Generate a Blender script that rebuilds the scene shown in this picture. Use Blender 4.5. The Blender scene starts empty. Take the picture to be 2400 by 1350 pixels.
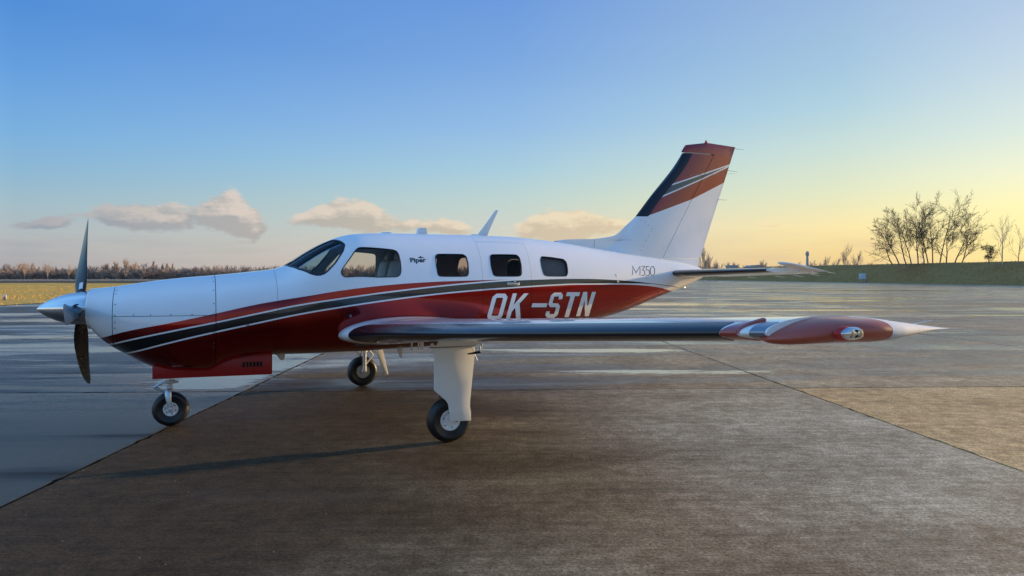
import bpy, bmesh, math, random
from mathutils import Vector, Matrix, noise as mnoise
R = math.radians; PI = math.pi
sc = bpy.context.scene; C = sc.collection

# ---------------------------------------------------------------- camera
cd = bpy.data.cameras.new('camera'); cam = bpy.data.objects.new('camera', cd); C.objects.link(cam)
cam.location = (0, 0, 1.564); cam.rotation_euler = (R(90), 0, 0)
cd.sensor_width = 36; cd.lens = 36*1653/2400; cd.shift_y = -(675-648.7)/2400
cd.clip_start = .1; cd.clip_end = 6000
sc.camera = cam

# ---------------------------------------------------------------- light
SUN_EL = R(8.5); SUN_AZ = math.atan2(.904, .427)          # azimuth clockwise from +Y: low sun to the right, beyond the tail
sdir = Vector((math.sin(SUN_AZ)*math.cos(SUN_EL), math.cos(SUN_AZ)*math.cos(SUN_EL), math.sin(SUN_EL)))
sl = bpy.data.lights.new('sun', 'SUN'); so = bpy.data.objects.new('sun', sl); C.objects.link(so)
sl.energy = 5.0; sl.angle = R(.6); sl.color = (1, .70, .38)
so.rotation_euler = (-sdir).to_track_quat('-Z', 'Y').to_euler(); so.location = (60, 30, 30)
sc.view_settings.view_transform = 'Standard'; sc.view_settings.look = 'None'
sc.view_settings.exposure = 0.30; sc.view_settings.gamma = 1.0; sc.view_settings.use_curve_mapping = False

class NT:
    """small node-graph writer"""
    def __init__(s, tree): s.t = tree; s.n = tree.nodes; s.l = tree.links
    def add(s, typ, **kw):
        nd = s.n.new(typ)
        for k, v in kw.items(): setattr(nd, k, v)
        return nd
    def put(s, sock, v):
        if isinstance(v, bpy.types.NodeSocket): s.l.new(v, sock)
        elif isinstance(v, (tuple, list)) and len(v) == 3 and sock.type == 'RGBA': sock.default_value = (*v, 1)
        else: sock.default_value = v
    def m(s, op, a, b=None, c=None, clamp=False):
        nd = s.add('ShaderNodeMath', operation=op, use_clamp=clamp)
        s.put(nd.inputs[0], a)
        if b is not None: s.put(nd.inputs[1], b)
        if c is not None: s.put(nd.inputs[2], c)
        return nd.outputs[0]
    def vm(s, op, a, b=None):
        nd = s.add('ShaderNodeVectorMath', operation=op); s.put(nd.inputs[0], a)
        if b is not None: s.put(nd.inputs[1], b)
        return nd.outputs[0]
    def mix(s, f, a, b, mode='MIX'):
        nd = s.add('ShaderNodeMix', data_type='RGBA', blend_type=mode, clamp_factor=True)
        s.put(nd.inputs[0], f); s.put(nd.inputs[6], a); s.put(nd.inputs[7], b); return nd.outputs[2]
    def ramp(s, f, stops, interp='LINEAR'):
        nd = s.add('ShaderNodeValToRGB'); s.put(nd.inputs[0], f); r = nd.color_ramp; r.interpolation = interp
        while len(r.elements) < len(stops): r.elements.new(.5)
        for e, (p, c) in zip(r.elements, stops):
            e.position = p; e.color = (*c, 1) if isinstance(c, (tuple, list)) else (c, c, c, 1)
        return nd.outputs[0]
    def mr(s, v, a, b, c=0.0, d=1.0, typ='LINEAR'):
        nd = s.add('ShaderNodeMapRange', interpolation_type=typ)
        for k, x in enumerate((v, a, b, c, d)): s.put(nd.inputs[k], x)
        return nd.outputs[0]
    def noise(s, vec, scale, detail=2.0, rough=.5, dist=0.0):
        nd = s.add('ShaderNodeTexNoise'); s.put(nd.inputs['Vector'], vec); s.put(nd.inputs['Scale'], scale)
        s.put(nd.inputs['Detail'], detail); s.put(nd.inputs['Roughness'], rough); s.put(nd.inputs['Distortion'], dist)
        return nd.outputs[0]
    def sep(s, v):
        nd = s.add('ShaderNodeSeparateXYZ'); s.put(nd.inputs[0], v); return nd.outputs
    def comb(s, x, y, z):
        nd = s.add('ShaderNodeCombineXYZ')
        for i, v in enumerate((x, y, z)): s.put(nd.inputs[i], v)
        return nd.outputs[0]
    def fc(s, x, pts, xr, yr):
        """float curve through pts; xr, yr: the ranges mapped onto the curve's unit square"""
        nd = s.add('ShaderNodeFloatCurve'); cm = nd.mapping; cv = cm.curves[0]; cm.use_clip = True
        P = [((a-xr[0])/(xr[1]-xr[0]), (b-yr[0])/(yr[1]-yr[0])) for a, b in sorted(pts)]
        cv.points[0].location = P[0]; cv.points[1].location = P[-1]
        for a, b in P[1:-1]: cv.points.new(a, b)
        for p in cv.points: p.handle_type = 'AUTO_CLAMPED'
        cm.update(); s.l.new(s.m('DIVIDE', s.m('SUBTRACT', x, xr[0]), xr[1]-xr[0], clamp=True), nd.inputs[1])
        return s.m('ADD', s.m('MULTIPLY', nd.outputs[0], yr[1]-yr[0]), yr[0])
    def bump(s, h, strength, dist, normal=None):
        nd = s.add('ShaderNodeBump'); s.put(nd.inputs['Height'], h); nd.inputs['Strength'].default_value = strength
        nd.inputs['Distance'].default_value = dist
        if normal is not None: s.put(nd.inputs['Normal'], normal)
        return nd.outputs[0]

# ---------------------------------------------------------------- sky: physical sky graded towards the photograph's haze, plus cumulus near the horizon
w = bpy.data.worlds.new('World'); sc.world = w; w.use_nodes = True
w.cycles.sampling_method = 'MANUAL'; w.cycles.sample_map_resolution = 512
g = NT(w.node_tree); g.n.clear()
sky = g.add('ShaderNodeTexSky', sky_type='NISHITA'); sky.sun_disc = False
sky.sun_elevation = SUN_EL; sky.sun_rotation = SUN_AZ; sky.altitude = 100; sky.air_density = 1.0; sky.dust_density = 1.2; sky.ozone_density = 2.0
tc = g.add('ShaderNodeTexCoord').outputs['Generated']
dx, dy, dz = g.sep(tc)
hor = g.m('SQRT', g.m('ADD', g.m('MULTIPLY', dx, dx), g.m('MULTIPLY', dy, dy)))
el = g.m('DIVIDE', dz, g.m('MAXIMUM', hor, .001))
az = g.m('ARCTAN2', dx, dy)
SKY_HOOK = 1
def px2(px, py): a = math.atan((px-1200)/1653); return a, (648.7-py)/1653*math.cos(a)
# cosine of the angle to the sun's azimuth: 1 towards it, -1 away
cs = g.m('COSINE', g.m('SUBTRACT', az, SUN_AZ))
elp = g.m('MAXIMUM', el, 0.0)
def lin3(c): return tuple(((v/255+.055)/1.055)**2.4 if v > 10 else v/255/12.92 for v in c)
def column(k, rows, zen=((.62, (88, 146, 214)), (1.0, (80, 136, 208)))):
    st = [(0, lin3(rows[0][1]))]+[((648.7-y)/1653*k/1.2, lin3(c)) for y, c in rows]+[(p, lin3(c)) for p, c in zen]
    return g.ramp(g.m('DIVIDE', elp, 1.2, clamp=True), st)
c0 = column(.816, [(620, (176, 172, 174)), (560, (178, 182, 184)), (480, (162, 187, 198)), (400, (140, 182, 210)), (300, (120, 174, 221)), (150, (99, 157, 221)), (0, (80, 141, 214))])
c1 = column(1.0, [(620, (214, 200, 184)), (560, (212, 209, 195)), (470, (190, 210, 206)), (400, (168, 204, 220)), (300, (148, 188, 228)), (150, (124, 168, 224)), (0, (108, 154, 220))])
c2 = column(.906, [(620, (236, 204, 146)), (590, (242, 214, 150)), (530, (250, 230, 170)), (450, (226, 230, 194)), (350, (202, 222, 214)), (250, (176, 209, 222)), (150, (163, 197, 222)), (0, (152, 184, 220))], ((.62, (106, 158, 216)), (1.0, (80, 136, 208))))
c3 = column(.816, [(620, (255, 226, 150)), (560, (255, 238, 164)), (480, (252, 243, 182)), (400, (238, 241, 208)), (300, (214, 230, 222)), (150, (192, 213, 228)), (0, (174, 198, 226))], ((.62, (120, 168, 218)), (1.0, (80, 136, 208))))
ak = g.mr(cs, -.17, -1.0, 0, 1)      # the sky brightens again opposite the sun
c0 = g.mix(1.0, c0, g.comb(g.m('MULTIPLY_ADD', ak, 2.3, 1.0), g.m('MULTIPLY_ADD', ak, 1.5, 1.0), g.m('MULTIPLY_ADD', ak, .9, 1.0)), 'MULTIPLY')
tint = g.mix(g.mr(cs, -.17, .43), c0, c1); tint = g.mix(g.mr(cs, .43, .77), tint, c2); tint = g.mix(g.mr(cs, .77, .87), tint, c3)
glow = g.m('MULTIPLY', g.mr(cs, .87, 1.0, 0, 1, 'SMOOTHSTEP'), g.mr(elp, 0.0, .55, 1, 0, 'SMOOTHSTEP'))
tint = g.mix(glow, tint, (2.6, 1.9, .95))
nish = g.mix(1.0, sky.outputs[0], (.10, .10, .10), 'MULTIPLY')
base = g.mix(.93, nish, tint)
# clouds
# one belt of cumulus along the horizon: crest elevation, depth and amount as functions of azimuth (photograph's columns 0..2400 inside, repeated outside)
cb = [(-300, 515, 16, .7), (-150, 520, 14, .3), (20, 530, 9, .35), (70, 528, 10, .70), (120, 524, 12, .74), (180, 514, 12, .50), (225, 502, 17, .90), (300, 508, 22, .95), (390, 508, 25, .95), (455, 506, 24, .82), (550, 504, 36, 1.15), (620, 532, 26, .8), (660, 520, 14, .25), (690, 520, 16, .6),
      (735, 508, 20, .85), (830, 503, 27, 1.1), (900, 516, 22, .90), (970, 528, 18, .7), (1050, 530, 18, .8), (1130, 540, 14, .35), (1220, 538, 18, .6), (1310, 528, 28, 1.15), (1400, 530, 20, .95), (1500, 530, 12, .4), (1600, 528, 9, .15), (1690, 527, 9, .62), (1735, 526, 9, .2), (1790, 525, 11, .72), (1850, 530, 10, .1), (2100, 530, 10, .05), (2500, 530, 14, .3), (2700, 520, 16, .8)]
cb = [(-3.2, .08, .018, .5), (-2.2, .075, .02, 1.0), (-1.4, .08, .018, .3)]+[(px2(a, b)[0], px2(a, b)[1], c*1.2/1653, d*1.1) for a, b, c, d in cb]+[(1.1, .07, .015, .2), (1.8, .08, .018, .9), (2.6, .08, .02, .4), (3.2, .08, .018, .5)]
cen = g.fc(az, [(a, b) for a, b, c, d in cb], (-3.2, 3.2), (0, .15)); dep = g.fc(az, [(a, c) for a, b, c, d in cb], (-3.2, 3.2), (0, .03)); amt = g.fc(az, [(a, d) for a, b, c, d in cb], (-3.2, 3.2), (0, 1.4))
def density(da, de):
    a2 = g.m('ADD', az, da); e2 = g.m('ADD', el, de)
    q = g.m('DIVIDE', g.m('SUBTRACT', e2, cen), dep); q = g.m('MULTIPLY', q, .80)
    tot = g.m('MULTIPLY', g.m('EXPONENT', g.m('MULTIPLY', g.m('MULTIPLY', q, q), -1.0)), amt)
    nz = g.noise(g.comb(g.m('MULTIPLY', a2, 22.0), g.m('MULTIPLY', e2, 52.0), 0), 1.0, 7, .62)
    return g.m('ADD', tot, g.m('MULTIPLY', g.m('SUBTRACT', nz, .5), 1.55))
d0 = density(0.0, 0.0); d1 = density(.012, .009)
cov = g.mr(d0, .44, .76, 0, 1, 'SMOOTHSTEP')
lit = g.m('MULTIPLY', g.mr(g.m('SUBTRACT', d0, d1), -.02, .40, 0, 1), g.mr(az, -.62, -.38, .15, 1.0))
dark_c = g.mix(g.mr(cs, -.15, .85), (.28, .31, .37), (.80, .60, .34))
lit_c = g.mix(g.mr(cs, .1, .95), (.70, .58, .50), (.98, .80, .44))
cc = g.mix(lit, dark_c, lit_c)
base = g.mix(g.m('MULTIPLY', cov, .82), base, cc)
# thin haze layer low over the horizon
hz = g.noise(g.comb(g.m('MULTIPLY', az, 9.0), g.m('MULTIPLY', el, 60.0), 5), 1.0, 4, .55)
hzm = g.m('MULTIPLY', g.mr(hz, .45, .75), g.m('MULTIPLY', g.mr(el, .02, .075, .5, 0, 'SMOOTHSTEP'), g.mr(cs, .2, .7, .8, 1.7)))
base = g.mix(hzm, base, dark_c)
bg = g.add('ShaderNodeBackground'); g.put(bg.inputs[0], base); bg.inputs[1].default_value = .86
g.l.new(bg.outputs[0], g.add('ShaderNodeOutputWorld').inputs[0])
# ---- measured airframe data
TOP = [(3.164,1.4423),(2.9724,1.4627),(2.6354,1.5161),(2.3139,1.5559),(2.0018,1.5833),(1.5907,1.6283),(1.3895,1.6551),(1.2895,1.6913),(1.1065,1.8114),(0.9076,1.9321),(0.7737,1.9959),(0.6623,2.0352),(0.5151,2.0611),(0.1629,2.0774),(-0.3623,2.0804),(-0.9154,2.0808),(-1.4987,2.0703),(-1.8025,2.0496),(-2.2422,2.0084),(-2.6996,1.9482),(-3.3155,1.8757),(-3.8178,1.8189),(-4.1897,1.7645),(-4.48,1.6924)]
BOT = [(3.164,1.0594),(3.0781,0.9489),(2.9724,0.8581),(2.8306,0.7691),(2.6077,0.6392),(2.3547,0.5765),(2.0651,0.5653),(1.9381,0.6367),(1.766,0.6839),(1.412,0.7098),(0.9739,0.7047),(0.4655,0.7047),(0.0082,0.718),(-0.4163,0.7264),(-0.9154,0.7436),(-1.4987,0.7758),(-2.1148,0.8492),(-2.6331,0.9706),(-3.1066,1.0757),(-3.6721,1.2561),(-4.1897,1.4211),(-4.4955,1.5373)]
WID = [(-5.0,0.03),(-4.6,0.09),(-4.2,0.15),(-3.5,0.27),(-2.8,0.4),(-2.0,0.525),(-1.2,0.61),(-0.4,0.635),(0.4,0.64),(1.2,0.635),(1.7,0.61),(2.1,0.57),(2.6,0.5),(2.95,0.42),(3.15,0.31)]
WSHIELD = [(1.299,1.4807),(1.1166,1.4935),(0.9234,1.4634),(0.7973,1.4152),(0.7338,1.148),(0.7008,0.9631),(0.7337,0.7929),(0.8258,0.5911),(0.921,0.4762),(0.9647,0.4583),(1.0209,0.4895),(1.0867,0.595),(1.1909,0.8709),(1.2639,1.1788)]
WIN0 = [(0.546,0.8162),(0.3698,0.7752),(0.1816,0.727),(0.1436,0.6913),(0.1288,0.6131),(0.1193,0.4568),(0.1212,0.32),(0.1326,0.2572),(0.168,0.2245),(0.3818,0.2297),(0.7303,0.2781),(0.7666,0.318),(0.7827,0.3843),(0.7676,0.435),(0.6787,0.594),(0.6078,0.7483),(0.5804,0.7978)]
WIN1 = [(-0.3203,0.6373),(-0.6397,0.6382),(-0.6732,0.5882),(-0.6822,0.4536),(-0.6769,0.2722),(-0.6543,0.2224),(-0.3271,0.2256),(-0.2971,0.2493),(-0.2853,0.4133),(-0.2892,0.5731)]
WIN2 = [(-0.9989,0.6416),(-1.3322,0.6506),(-1.367,0.5884),(-1.3728,0.4211),(-1.3656,0.2679),(-1.345,0.2172),(-1.0127,0.2201),(-0.9796,0.2514),(-0.9624,0.3958),(-0.9713,0.5834)]
WIN3 = [(-1.6859,0.6401),(-1.836,0.6328),(-2.0054,0.6116),(-2.0429,0.5388),(-2.0435,0.3885),(-2.0366,0.2783),(-2.0097,0.2176),(-1.7139,0.2205),(-1.671,0.2507),(-1.6535,0.3934),(-1.6562,0.5466)]
B1 = [(3.0543,0.9589),(2.7967,1.0367),(2.4217,1.1096),(2.0167,1.1953),(1.6365,1.28),(1.4298,1.3165),(1.1335,1.3619),(0.7823,1.4172),(0.3217,1.4694),(-0.1644,1.5028),(-0.6784,1.5208),(-1.2274,1.5321),(-1.4609,1.5368)]
L1 = [(2.9394,0.9027),(2.7995,0.9426),(2.4217,1.0258),(2.0169,1.1061),(1.6373,1.1849),(1.2205,1.2676),(0.7829,1.331),(0.3225,1.3903),(-0.1631,1.4431),(-0.6773,1.4888),(-1.227,1.5245),(-1.4907,1.5342),(-2.1554,1.5463),(-2.8189,1.5289),(-3.4776,1.481),(-4.0383,1.4235)]
L2 = [(2.8034,0.8071),(2.4222,0.9153),(2.0168,1.0099),(1.6371,1.0892),(1.2208,1.1724),(0.7826,1.2401),(0.3224,1.3019),(-0.1626,1.3571),(-0.6758,1.4005),(-1.2242,1.4335),(-1.5175,1.4493),(-1.8274,1.4628),(-2.1513,1.4715),(-2.7803,1.4706),(-3.3983,1.4612),(-3.7387,1.4323),(-4.0393,1.4051)]
R2 = [(2.8043,0.8016),(-2.7803,1.4623),(-3.2387,1.4507),(-3.5703,1.422),(-3.8422,1.3773),(-4.1247,1.3133)]
REG = {'O':[[(-0.9698,1.1169),(-0.9785,1.1072),(-1.048,1.1054),(-1.0599,1.1147),(-1.0795,1.2116),(-1.105,1.3078),(-1.0974,1.3173),(-1.0282,1.3182),(-1.0152,1.309),(-0.9897,1.2133)],[(-0.9137,1.098),(-0.9496,1.0586),(-1.0638,1.0553),(-1.1107,1.0928),(-1.1245,1.1715),(-1.1427,1.2495),(-1.1644,1.3271),(-1.1341,1.3654),(-1.0209,1.3666),(-0.9685,1.3296),(-0.9468,1.2528),(-0.9283,1.1757)]],'K':[[(-1.1628,1.0594),(-1.2178,1.0578),(-1.231,1.1489),(-1.2732,1.1958),(-1.3053,1.0551),(-1.371,1.0531),(-1.3451,1.1499),(-1.3279,1.245),(-1.4499,1.3649),(-1.3862,1.3657),(-1.3159,1.2978),(-1.2487,1.2301),(-1.2879,1.3668),(-1.2333,1.3674),(-1.2102,1.291),(-1.1902,1.2144),(-1.174,1.1373)]],'-':[[(-1.4975,1.1973),(-1.6049,1.1949),(-1.7145,1.1923),(-1.7253,1.2407),(-1.616,1.2429),(-1.5089,1.245)]],'S':[[(-1.7784,1.1416),(-1.7747,1.1133),(-1.7825,1.1056),(-1.8417,1.1038),(-1.8511,1.1111),(-1.861,1.1809),(-1.8535,1.1894),(-1.7728,1.1913),(-1.7402,1.2276),(-1.7701,1.3348),(-1.8216,1.3694),(-1.9247,1.3681),(-1.9541,1.3321),(-1.9406,1.2856),(-1.8854,1.2865),(-1.893,1.3131),(-1.8867,1.3206),(-1.8288,1.3215),(-1.8182,1.3143),(-1.7994,1.2462),(-1.806,1.2387),(-1.8876,1.237),(-1.9203,1.1988),(-1.9062,1.089),(-1.8628,1.0536),(-1.7561,1.0573),(-1.7174,1.0949),(-1.7235,1.1431)]],'T':[[(-2.0234,1.0588),(-2.0949,1.0563),(-2.0979,1.1462),(-2.1122,1.2343),(-2.1345,1.3217),(-2.2003,1.3207),(-2.2156,1.3699),(-2.1126,1.3711),(-2.0116,1.3723),(-1.996,1.3237),(-2.0664,1.3227),(-2.0436,1.2358),(-2.0283,1.1481)]],'N':[[(-2.2105,1.0644),(-2.2798,1.0618),(-2.2798,1.1644),(-2.2966,1.2646),(-2.3204,1.1632),(-2.3667,1.0584),(-2.4413,1.0553),(-2.4301,1.1366),(-2.435,1.2156),(-2.4493,1.2934),(-2.4708,1.3707),(-2.4054,1.3715),(-2.3785,1.2749),(-2.3626,1.1773),(-2.3388,1.2756),(-2.3273,1.3725),(-2.2635,1.3732),(-2.2402,1.2971),(-2.2223,1.2205),(-2.2114,1.1432)]]}
MODEL = {'M':[[(-3.1112,1.5892),(-3.1376,1.7017),(-3.1741,1.61),(-3.2658,1.6967),(-3.2358,1.5854),(-3.2456,1.5854),(-3.2767,1.7108),(-3.1776,1.6243),(-3.1385,1.7157),(-3.1016,1.5892)]],'3':[[(-3.292,1.7003),(-3.3531,1.7047),(-3.2975,1.6564),(-3.3334,1.6395),(-3.3316,1.6065),(-3.3061,1.5832),(-3.2682,1.585),(-3.2666,1.5779),(-3.3101,1.5758),(-3.3415,1.6047),(-3.3437,1.644),(-3.3118,1.659),(-3.3732,1.7126),(-3.2941,1.7076)]],'5':[[(-3.447,1.7048),(-3.3888,1.7088),(-3.3625,1.6498),(-3.4056,1.6544),(-3.4229,1.6366),(-3.4195,1.6069),(-3.3942,1.5853),(-3.3504,1.5872),(-3.3489,1.5799),(-3.3981,1.5779),(-3.4292,1.6047),(-3.4332,1.6397),(-3.4116,1.6622),(-3.3756,1.6583),(-3.3946,1.7008),(-3.4431,1.6975)]],'0':[[(-3.5204,1.6426),(-3.5135,1.6217),(-3.5035,1.6035),(-3.4915,1.5905),(-3.4793,1.5843),(-3.4682,1.5842),(-3.4576,1.5905),(-3.4493,1.6034),(-3.4456,1.6215),(-3.4477,1.6423),(-3.4557,1.6632),(-3.4684,1.6814),(-3.4833,1.6946),(-3.4972,1.701),(-3.5082,1.7011),(-3.5171,1.6948),(-3.5225,1.6818),(-3.5236,1.6636)],[(-3.5304,1.6427),(-3.5231,1.6204),(-3.5123,1.6007),(-3.4985,1.5856),(-3.4819,1.577),(-3.4641,1.577),(-3.4494,1.5856),(-3.4396,1.6006),(-3.4355,1.6201),(-3.4378,1.6422),(-3.4463,1.6644),(-3.4602,1.6842),(-3.4777,1.6995),(-3.4969,1.7084),(-3.5147,1.7085),(-3.5267,1.6999),(-3.5328,1.6847),(-3.5338,1.6649)]]}
# ---------------------------------------------------------------- airframe geometry (metres, x forward, y left, z up)
def pchip(xs, ys):
    n = len(xs); h = [xs[i+1]-xs[i] for i in range(n-1)]; d = [(ys[i+1]-ys[i])/h[i] for i in range(n-1)]
    m = [d[0]] + [0.0]*(n-2) + [d[-1]]
    for i in range(1, n-1):
        if d[i-1]*d[i] > 0:
            w1 = 2*h[i]+h[i-1]; w2 = h[i]+2*h[i-1]
            m[i] = (w1+w2)/(w1/d[i-1]+w2/d[i])
    def f(x):
        if x <= xs[0]: return ys[0]
        if x >= xs[-1]: return ys[-1]
        lo, hi = 0, n-1
        while hi-lo > 1:
            k = (lo+hi)//2
            if xs[k] <= x: lo = k
            else: hi = k
        t = (x-xs[lo])/h[lo]; t2 = t*t; t3 = t2*t
        return ((2*t3-3*t2+1)*ys[lo]+(t3-2*t2+t)*h[lo]*m[lo]+(-2*t3+3*t2)*ys[lo+1]+(t3-t2)*h[lo]*m[lo+1])
    return f
def curve(pts):
    p = sorted(pts); return pchip([a for a, b in p], [b for a, b in p])
# ---------------------------------------------------------------- materials
def newmat(name):
    m = bpy.data.materials.new(name); m.use_nodes = True; t = NT(m.node_tree); t.n.clear()
    return m, t
def out(t, sh): t.l.new(sh, t.add('ShaderNodeOutputMaterial').inputs[0])
def pbsdf(t, **kw):
    b = t.add('ShaderNodeBsdfPrincipled')
    for k, v in kw.items(): t.put(b.inputs[k.replace('_', ' ')], v)
    return b
def simple(name, col, rough=.5, metal=0.0, var=.12, vscale=8.0, bump=0.0, bscale=60.0, coat=0.0):
    m, t = newmat(name); tc = t.add('ShaderNodeTexCoord').outputs['Object']
    n = t.noise(tc, vscale, 5, .6)
    c2 = tuple(max(0, x*(1-var)) for x in col)
    b = pbsdf(t, Base_Color=t.mix(n, col, c2), Roughness=t.mr(n, .3, .7, rough*.85, min(1, rough*1.15)), Metallic=metal, Coat_Weight=coat)
    if bump: t.put(b.inputs['Normal'], t.bump(t.noise(tc, bscale, 4, .6), bump, .01))
    out(t, b.outputs[0]); return m
M = {}
M['white'] = simple('white_paint', (.80, .80, .80), .22, var=.04, coat=.6)
M['white_satin'] = simple('white_satin_paint', (.87, .86, .84), .35, var=.10, vscale=5)
M['red'] = simple('red_paint', (.30, .022, .015), .22, var=.06, coat=.7)
M['red_matt'] = simple('red_door_paint', (.38, .010, .010), .38, var=.15)
M['boot'] = simple('deicing_rubber', (.012, .013, .018), .22, var=.3, vscale=3)
M['rubber'] = simple('tyre_rubber', (.012, .0115, .0115), .45, var=.35, vscale=20, bump=.15, bscale=120)
M['alu'] = simple('polished_aluminium', (.72, .74, .76), .16, 1.0, var=.05, vscale=2)
M['steel'] = simple('bare_steel', (.55, .54, .52), .3, 1.0, var=.2)
M['silver2'] = simple('landing_light_lens', (.28, .32, .38), .12, .6, var=.06)
M['silver'] = simple('silver_paint', (.58, .60, .62), .28, .6, var=.06)
M['blade'] = simple('propeller_composite', (.014, .017, .021), .28, var=.2)
M['black'] = simple('black_rubber_seal', (.010, .010, .012), .35, var=.2)
M['decal'] = simple('white_lettering', (.82, .82, .82), .25, var=.02, coat=.5)
M['decalblack'] = simple('black_lettering', (.012, .012, .015), .25, var=.02, coat=.5)
M['rivet'] = simple('fastener_metal', (.10, .10, .11), .4, .6, var=.2)
M['shade'] = simple('grey_window_shade', (.30, .34, .38), .7)
M['trim'] = simple('cabin_trim', (.10, .105, .125), .7, var=.2)
M['lining'] = simple('cabin_lining', (.30, .31, .33), .8, var=.1)
M['seat'] = simple('grey_leather', (.34, .35, .36), .5, var=.15, bump=.1, bscale=30)
M['lens'] = simple('red_lens', (.45, .02, .02), .12, var=.05)
M['dark'] = simple('dark_interior', (.01, .01, .01), .9)

def glass_mat(name, tint):
    m, t = newmat(name)
    lw = t.add('ShaderNodeLayerWeight'); lw.inputs[0].default_value = .12
    tr = t.add('ShaderNodeBsdfTransparent'); t.put(tr.inputs[0], tint)
    gl = t.add('ShaderNodeBsdfGlossy'); gl.inputs['Roughness'].default_value = .02
    mx = t.add('ShaderNodeMixShader'); t.l.new(t.m('MULTIPLY', lw.outputs['Fresnel'], 1.3, clamp=True), mx.inputs[0])
    t.l.new(tr.outputs[0], mx.inputs[1]); t.l.new(gl.outputs[0], mx.inputs[2]); out(t, mx.outputs[0]); return m
M['glass'] = glass_mat('clear_acrylic', (.92, .92, .90))
M['glass_dark'] = glass_mat('tinted_acrylic', (.84, .80, .77))
M['glass_shield'] = glass_mat('windshield_glass', (.70, .80, .84))

XR = (-4.6, 3.2); ZR = (.5, 2.2)
def fcurve(t, x, pts): return t.fc(x, pts, XR, ZR)
def paint_shader(t, layers, white=(.88, .88, .88)):
    """layers: list of (mask, colour, metallic) painted over white"""
    tc = t.add('ShaderNodeTexCoord').outputs['Object']
    n = t.noise(tc, 3.0, 5, .6)
    col = t.mix(n, white, tuple(c*.95 for c in white)); met = 0.0
    for mask, c, me in layers:
        col = t.mix(mask, col, c)
        met = t.m('ADD', t.m('MULTIPLY', met, t.m('SUBTRACT', 1.0, mask)), t.m('MULTIPLY', mask, me)) if (me or met) else met
    b = pbsdf(t, Base_Color=col, Metallic=met, Roughness=t.mr(n, .3, .7, .20, .27), Coat_Weight=.8, Coat_Roughness=.03, Coat_IOR=1.5)
    wav = t.noise(tc, 2.2, 2, .5)
    t.put(b.inputs['Normal'], t.bump(wav, .10, .02)); t.put(b.inputs['Coat Normal'], t.bump(wav, .10, .02))
    return b.outputs[0]
RED = (.30, .007, .005); GREY = (.040, .045, .052)
m, t = newmat('fuselage_livery'); tcx = t.sep(t.add('ShaderNodeTexCoord').outputs['Object']); X, Z = tcx[0], tcx[2]
ext = lambda P, q: list(P)+q
fB = fcurve(t, X, ext(B1, [(3.18, .915), (-1.75, 1.50)])); f1 = fcurve(t, X, ext(L1, [(3.18, .835), (-4.55, 1.36)]))
f2 = fcurve(t, X, ext(L2, [(3.18, .695), (-4.12, 1.42), (-4.5, 1.50)])); fR = fcurve(t, X, ext(R2, [(3.18, .68), (-4.4, .9)]))
# the lower red starts just under the second white line
rpts = []
HW = .008
below = lambda z, c, o=0.0: t.m('LESS_THAN', z, t.m('ADD', c, o))
above = lambda z, c, o=0.0: t.m('GREATER_THAN', z, t.m('ADD', c, o))
red1 = t.m('MULTIPLY', t.m('MULTIPLY', below(Z, fB), above(Z, f1, HW)), t.m('GREATER_THAN', X, -1.50))
grey = t.m('MULTIPLY', below(Z, f1, -HW), above(Z, f2, HW))
fwd = t.m('GREATER_THAN', X, -2.79)
red2 = t.m('MAXIMUM', t.m('MULTIPLY', fwd, below(Z, f2, -HW)), t.m('MULTIPLY', t.m('SUBTRACT', 1.0, fwd), below(Z, fR)))
red2 = t.m('MULTIPLY', red2, t.m('GREATER_THAN', X, -4.15))
out(t, paint_shader(t, [(red1, RED, .97), (grey, GREY, .95), (red2, RED, .97)])); M['livery'] = m

m, t = newmat('fin_livery'); tcx = t.sep(t.add('ShaderNodeTexCoord').outputs['Object']); X, Z = tcx[0], tcx[2]
def zline(p, q, o=0.0):   # z on the straight line through p, q at this x
    k = (q[1]-p[1])/(q[0]-p[0]); return t.m('ADD', t.m('MULTIPLY', X, k), p[1]-k*p[0]+o)
lo1 = zline((-3.5282, 2.4065), (-4.3111, 2.6775)); lo2 = zline((-4.3111, 2.6775), (-4.9126, 2.9444))
redm = t.m('MULTIPLY', t.m('GREATER_THAN', Z, t.m('MAXIMUM', lo1, lo2)), t.m('GREATER_THAN', Z, 2.402))
uA = zline((-3.9355, 2.8608), (-5.0389, 3.224))
lB = t.m('MAXIMUM', zline((-3.7666, 2.6831), (-4.5149, 2.9867)), zline((-4.5149, 2.9867), (-5.0332, 3.2046)))
HB = .010
gm = t.m('MULTIPLY', t.m('LESS_THAN', Z, uA), t.m('GREATER_THAN', Z, lB))
wl = t.m('MAXIMUM', t.m('LESS_THAN', t.m('ABSOLUTE', t.m('SUBTRACT', Z, uA)), HB), t.m('LESS_THAN', t.m('ABSOLUTE', t.m('SUBTRACT', Z, lB)), HB))
out(t, paint_shader(t, [(redm, (.27, .016, .012), .15), (gm, (.07, .075, .08), .3), (wl, (.8, .8, .8), 0.0)])); M['fin'] = m

def solid_paint(name, col, met=0.0):
    m, t = newmat(name); out(t, paint_shader(t, [], col)); return m
M['gloss_white'] = solid_paint('gloss_white', (.88, .88, .88))
M['pod_red'] = simple('wingtip_red', (.42, .075, .04), .42, var=.05, coat=.25)
M['cone'] = simple('matt_white_cone', (.72, .72, .70), .85)
M['gloss_red'] = solid_paint('gloss_red', (.34, .045, .03))

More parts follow.
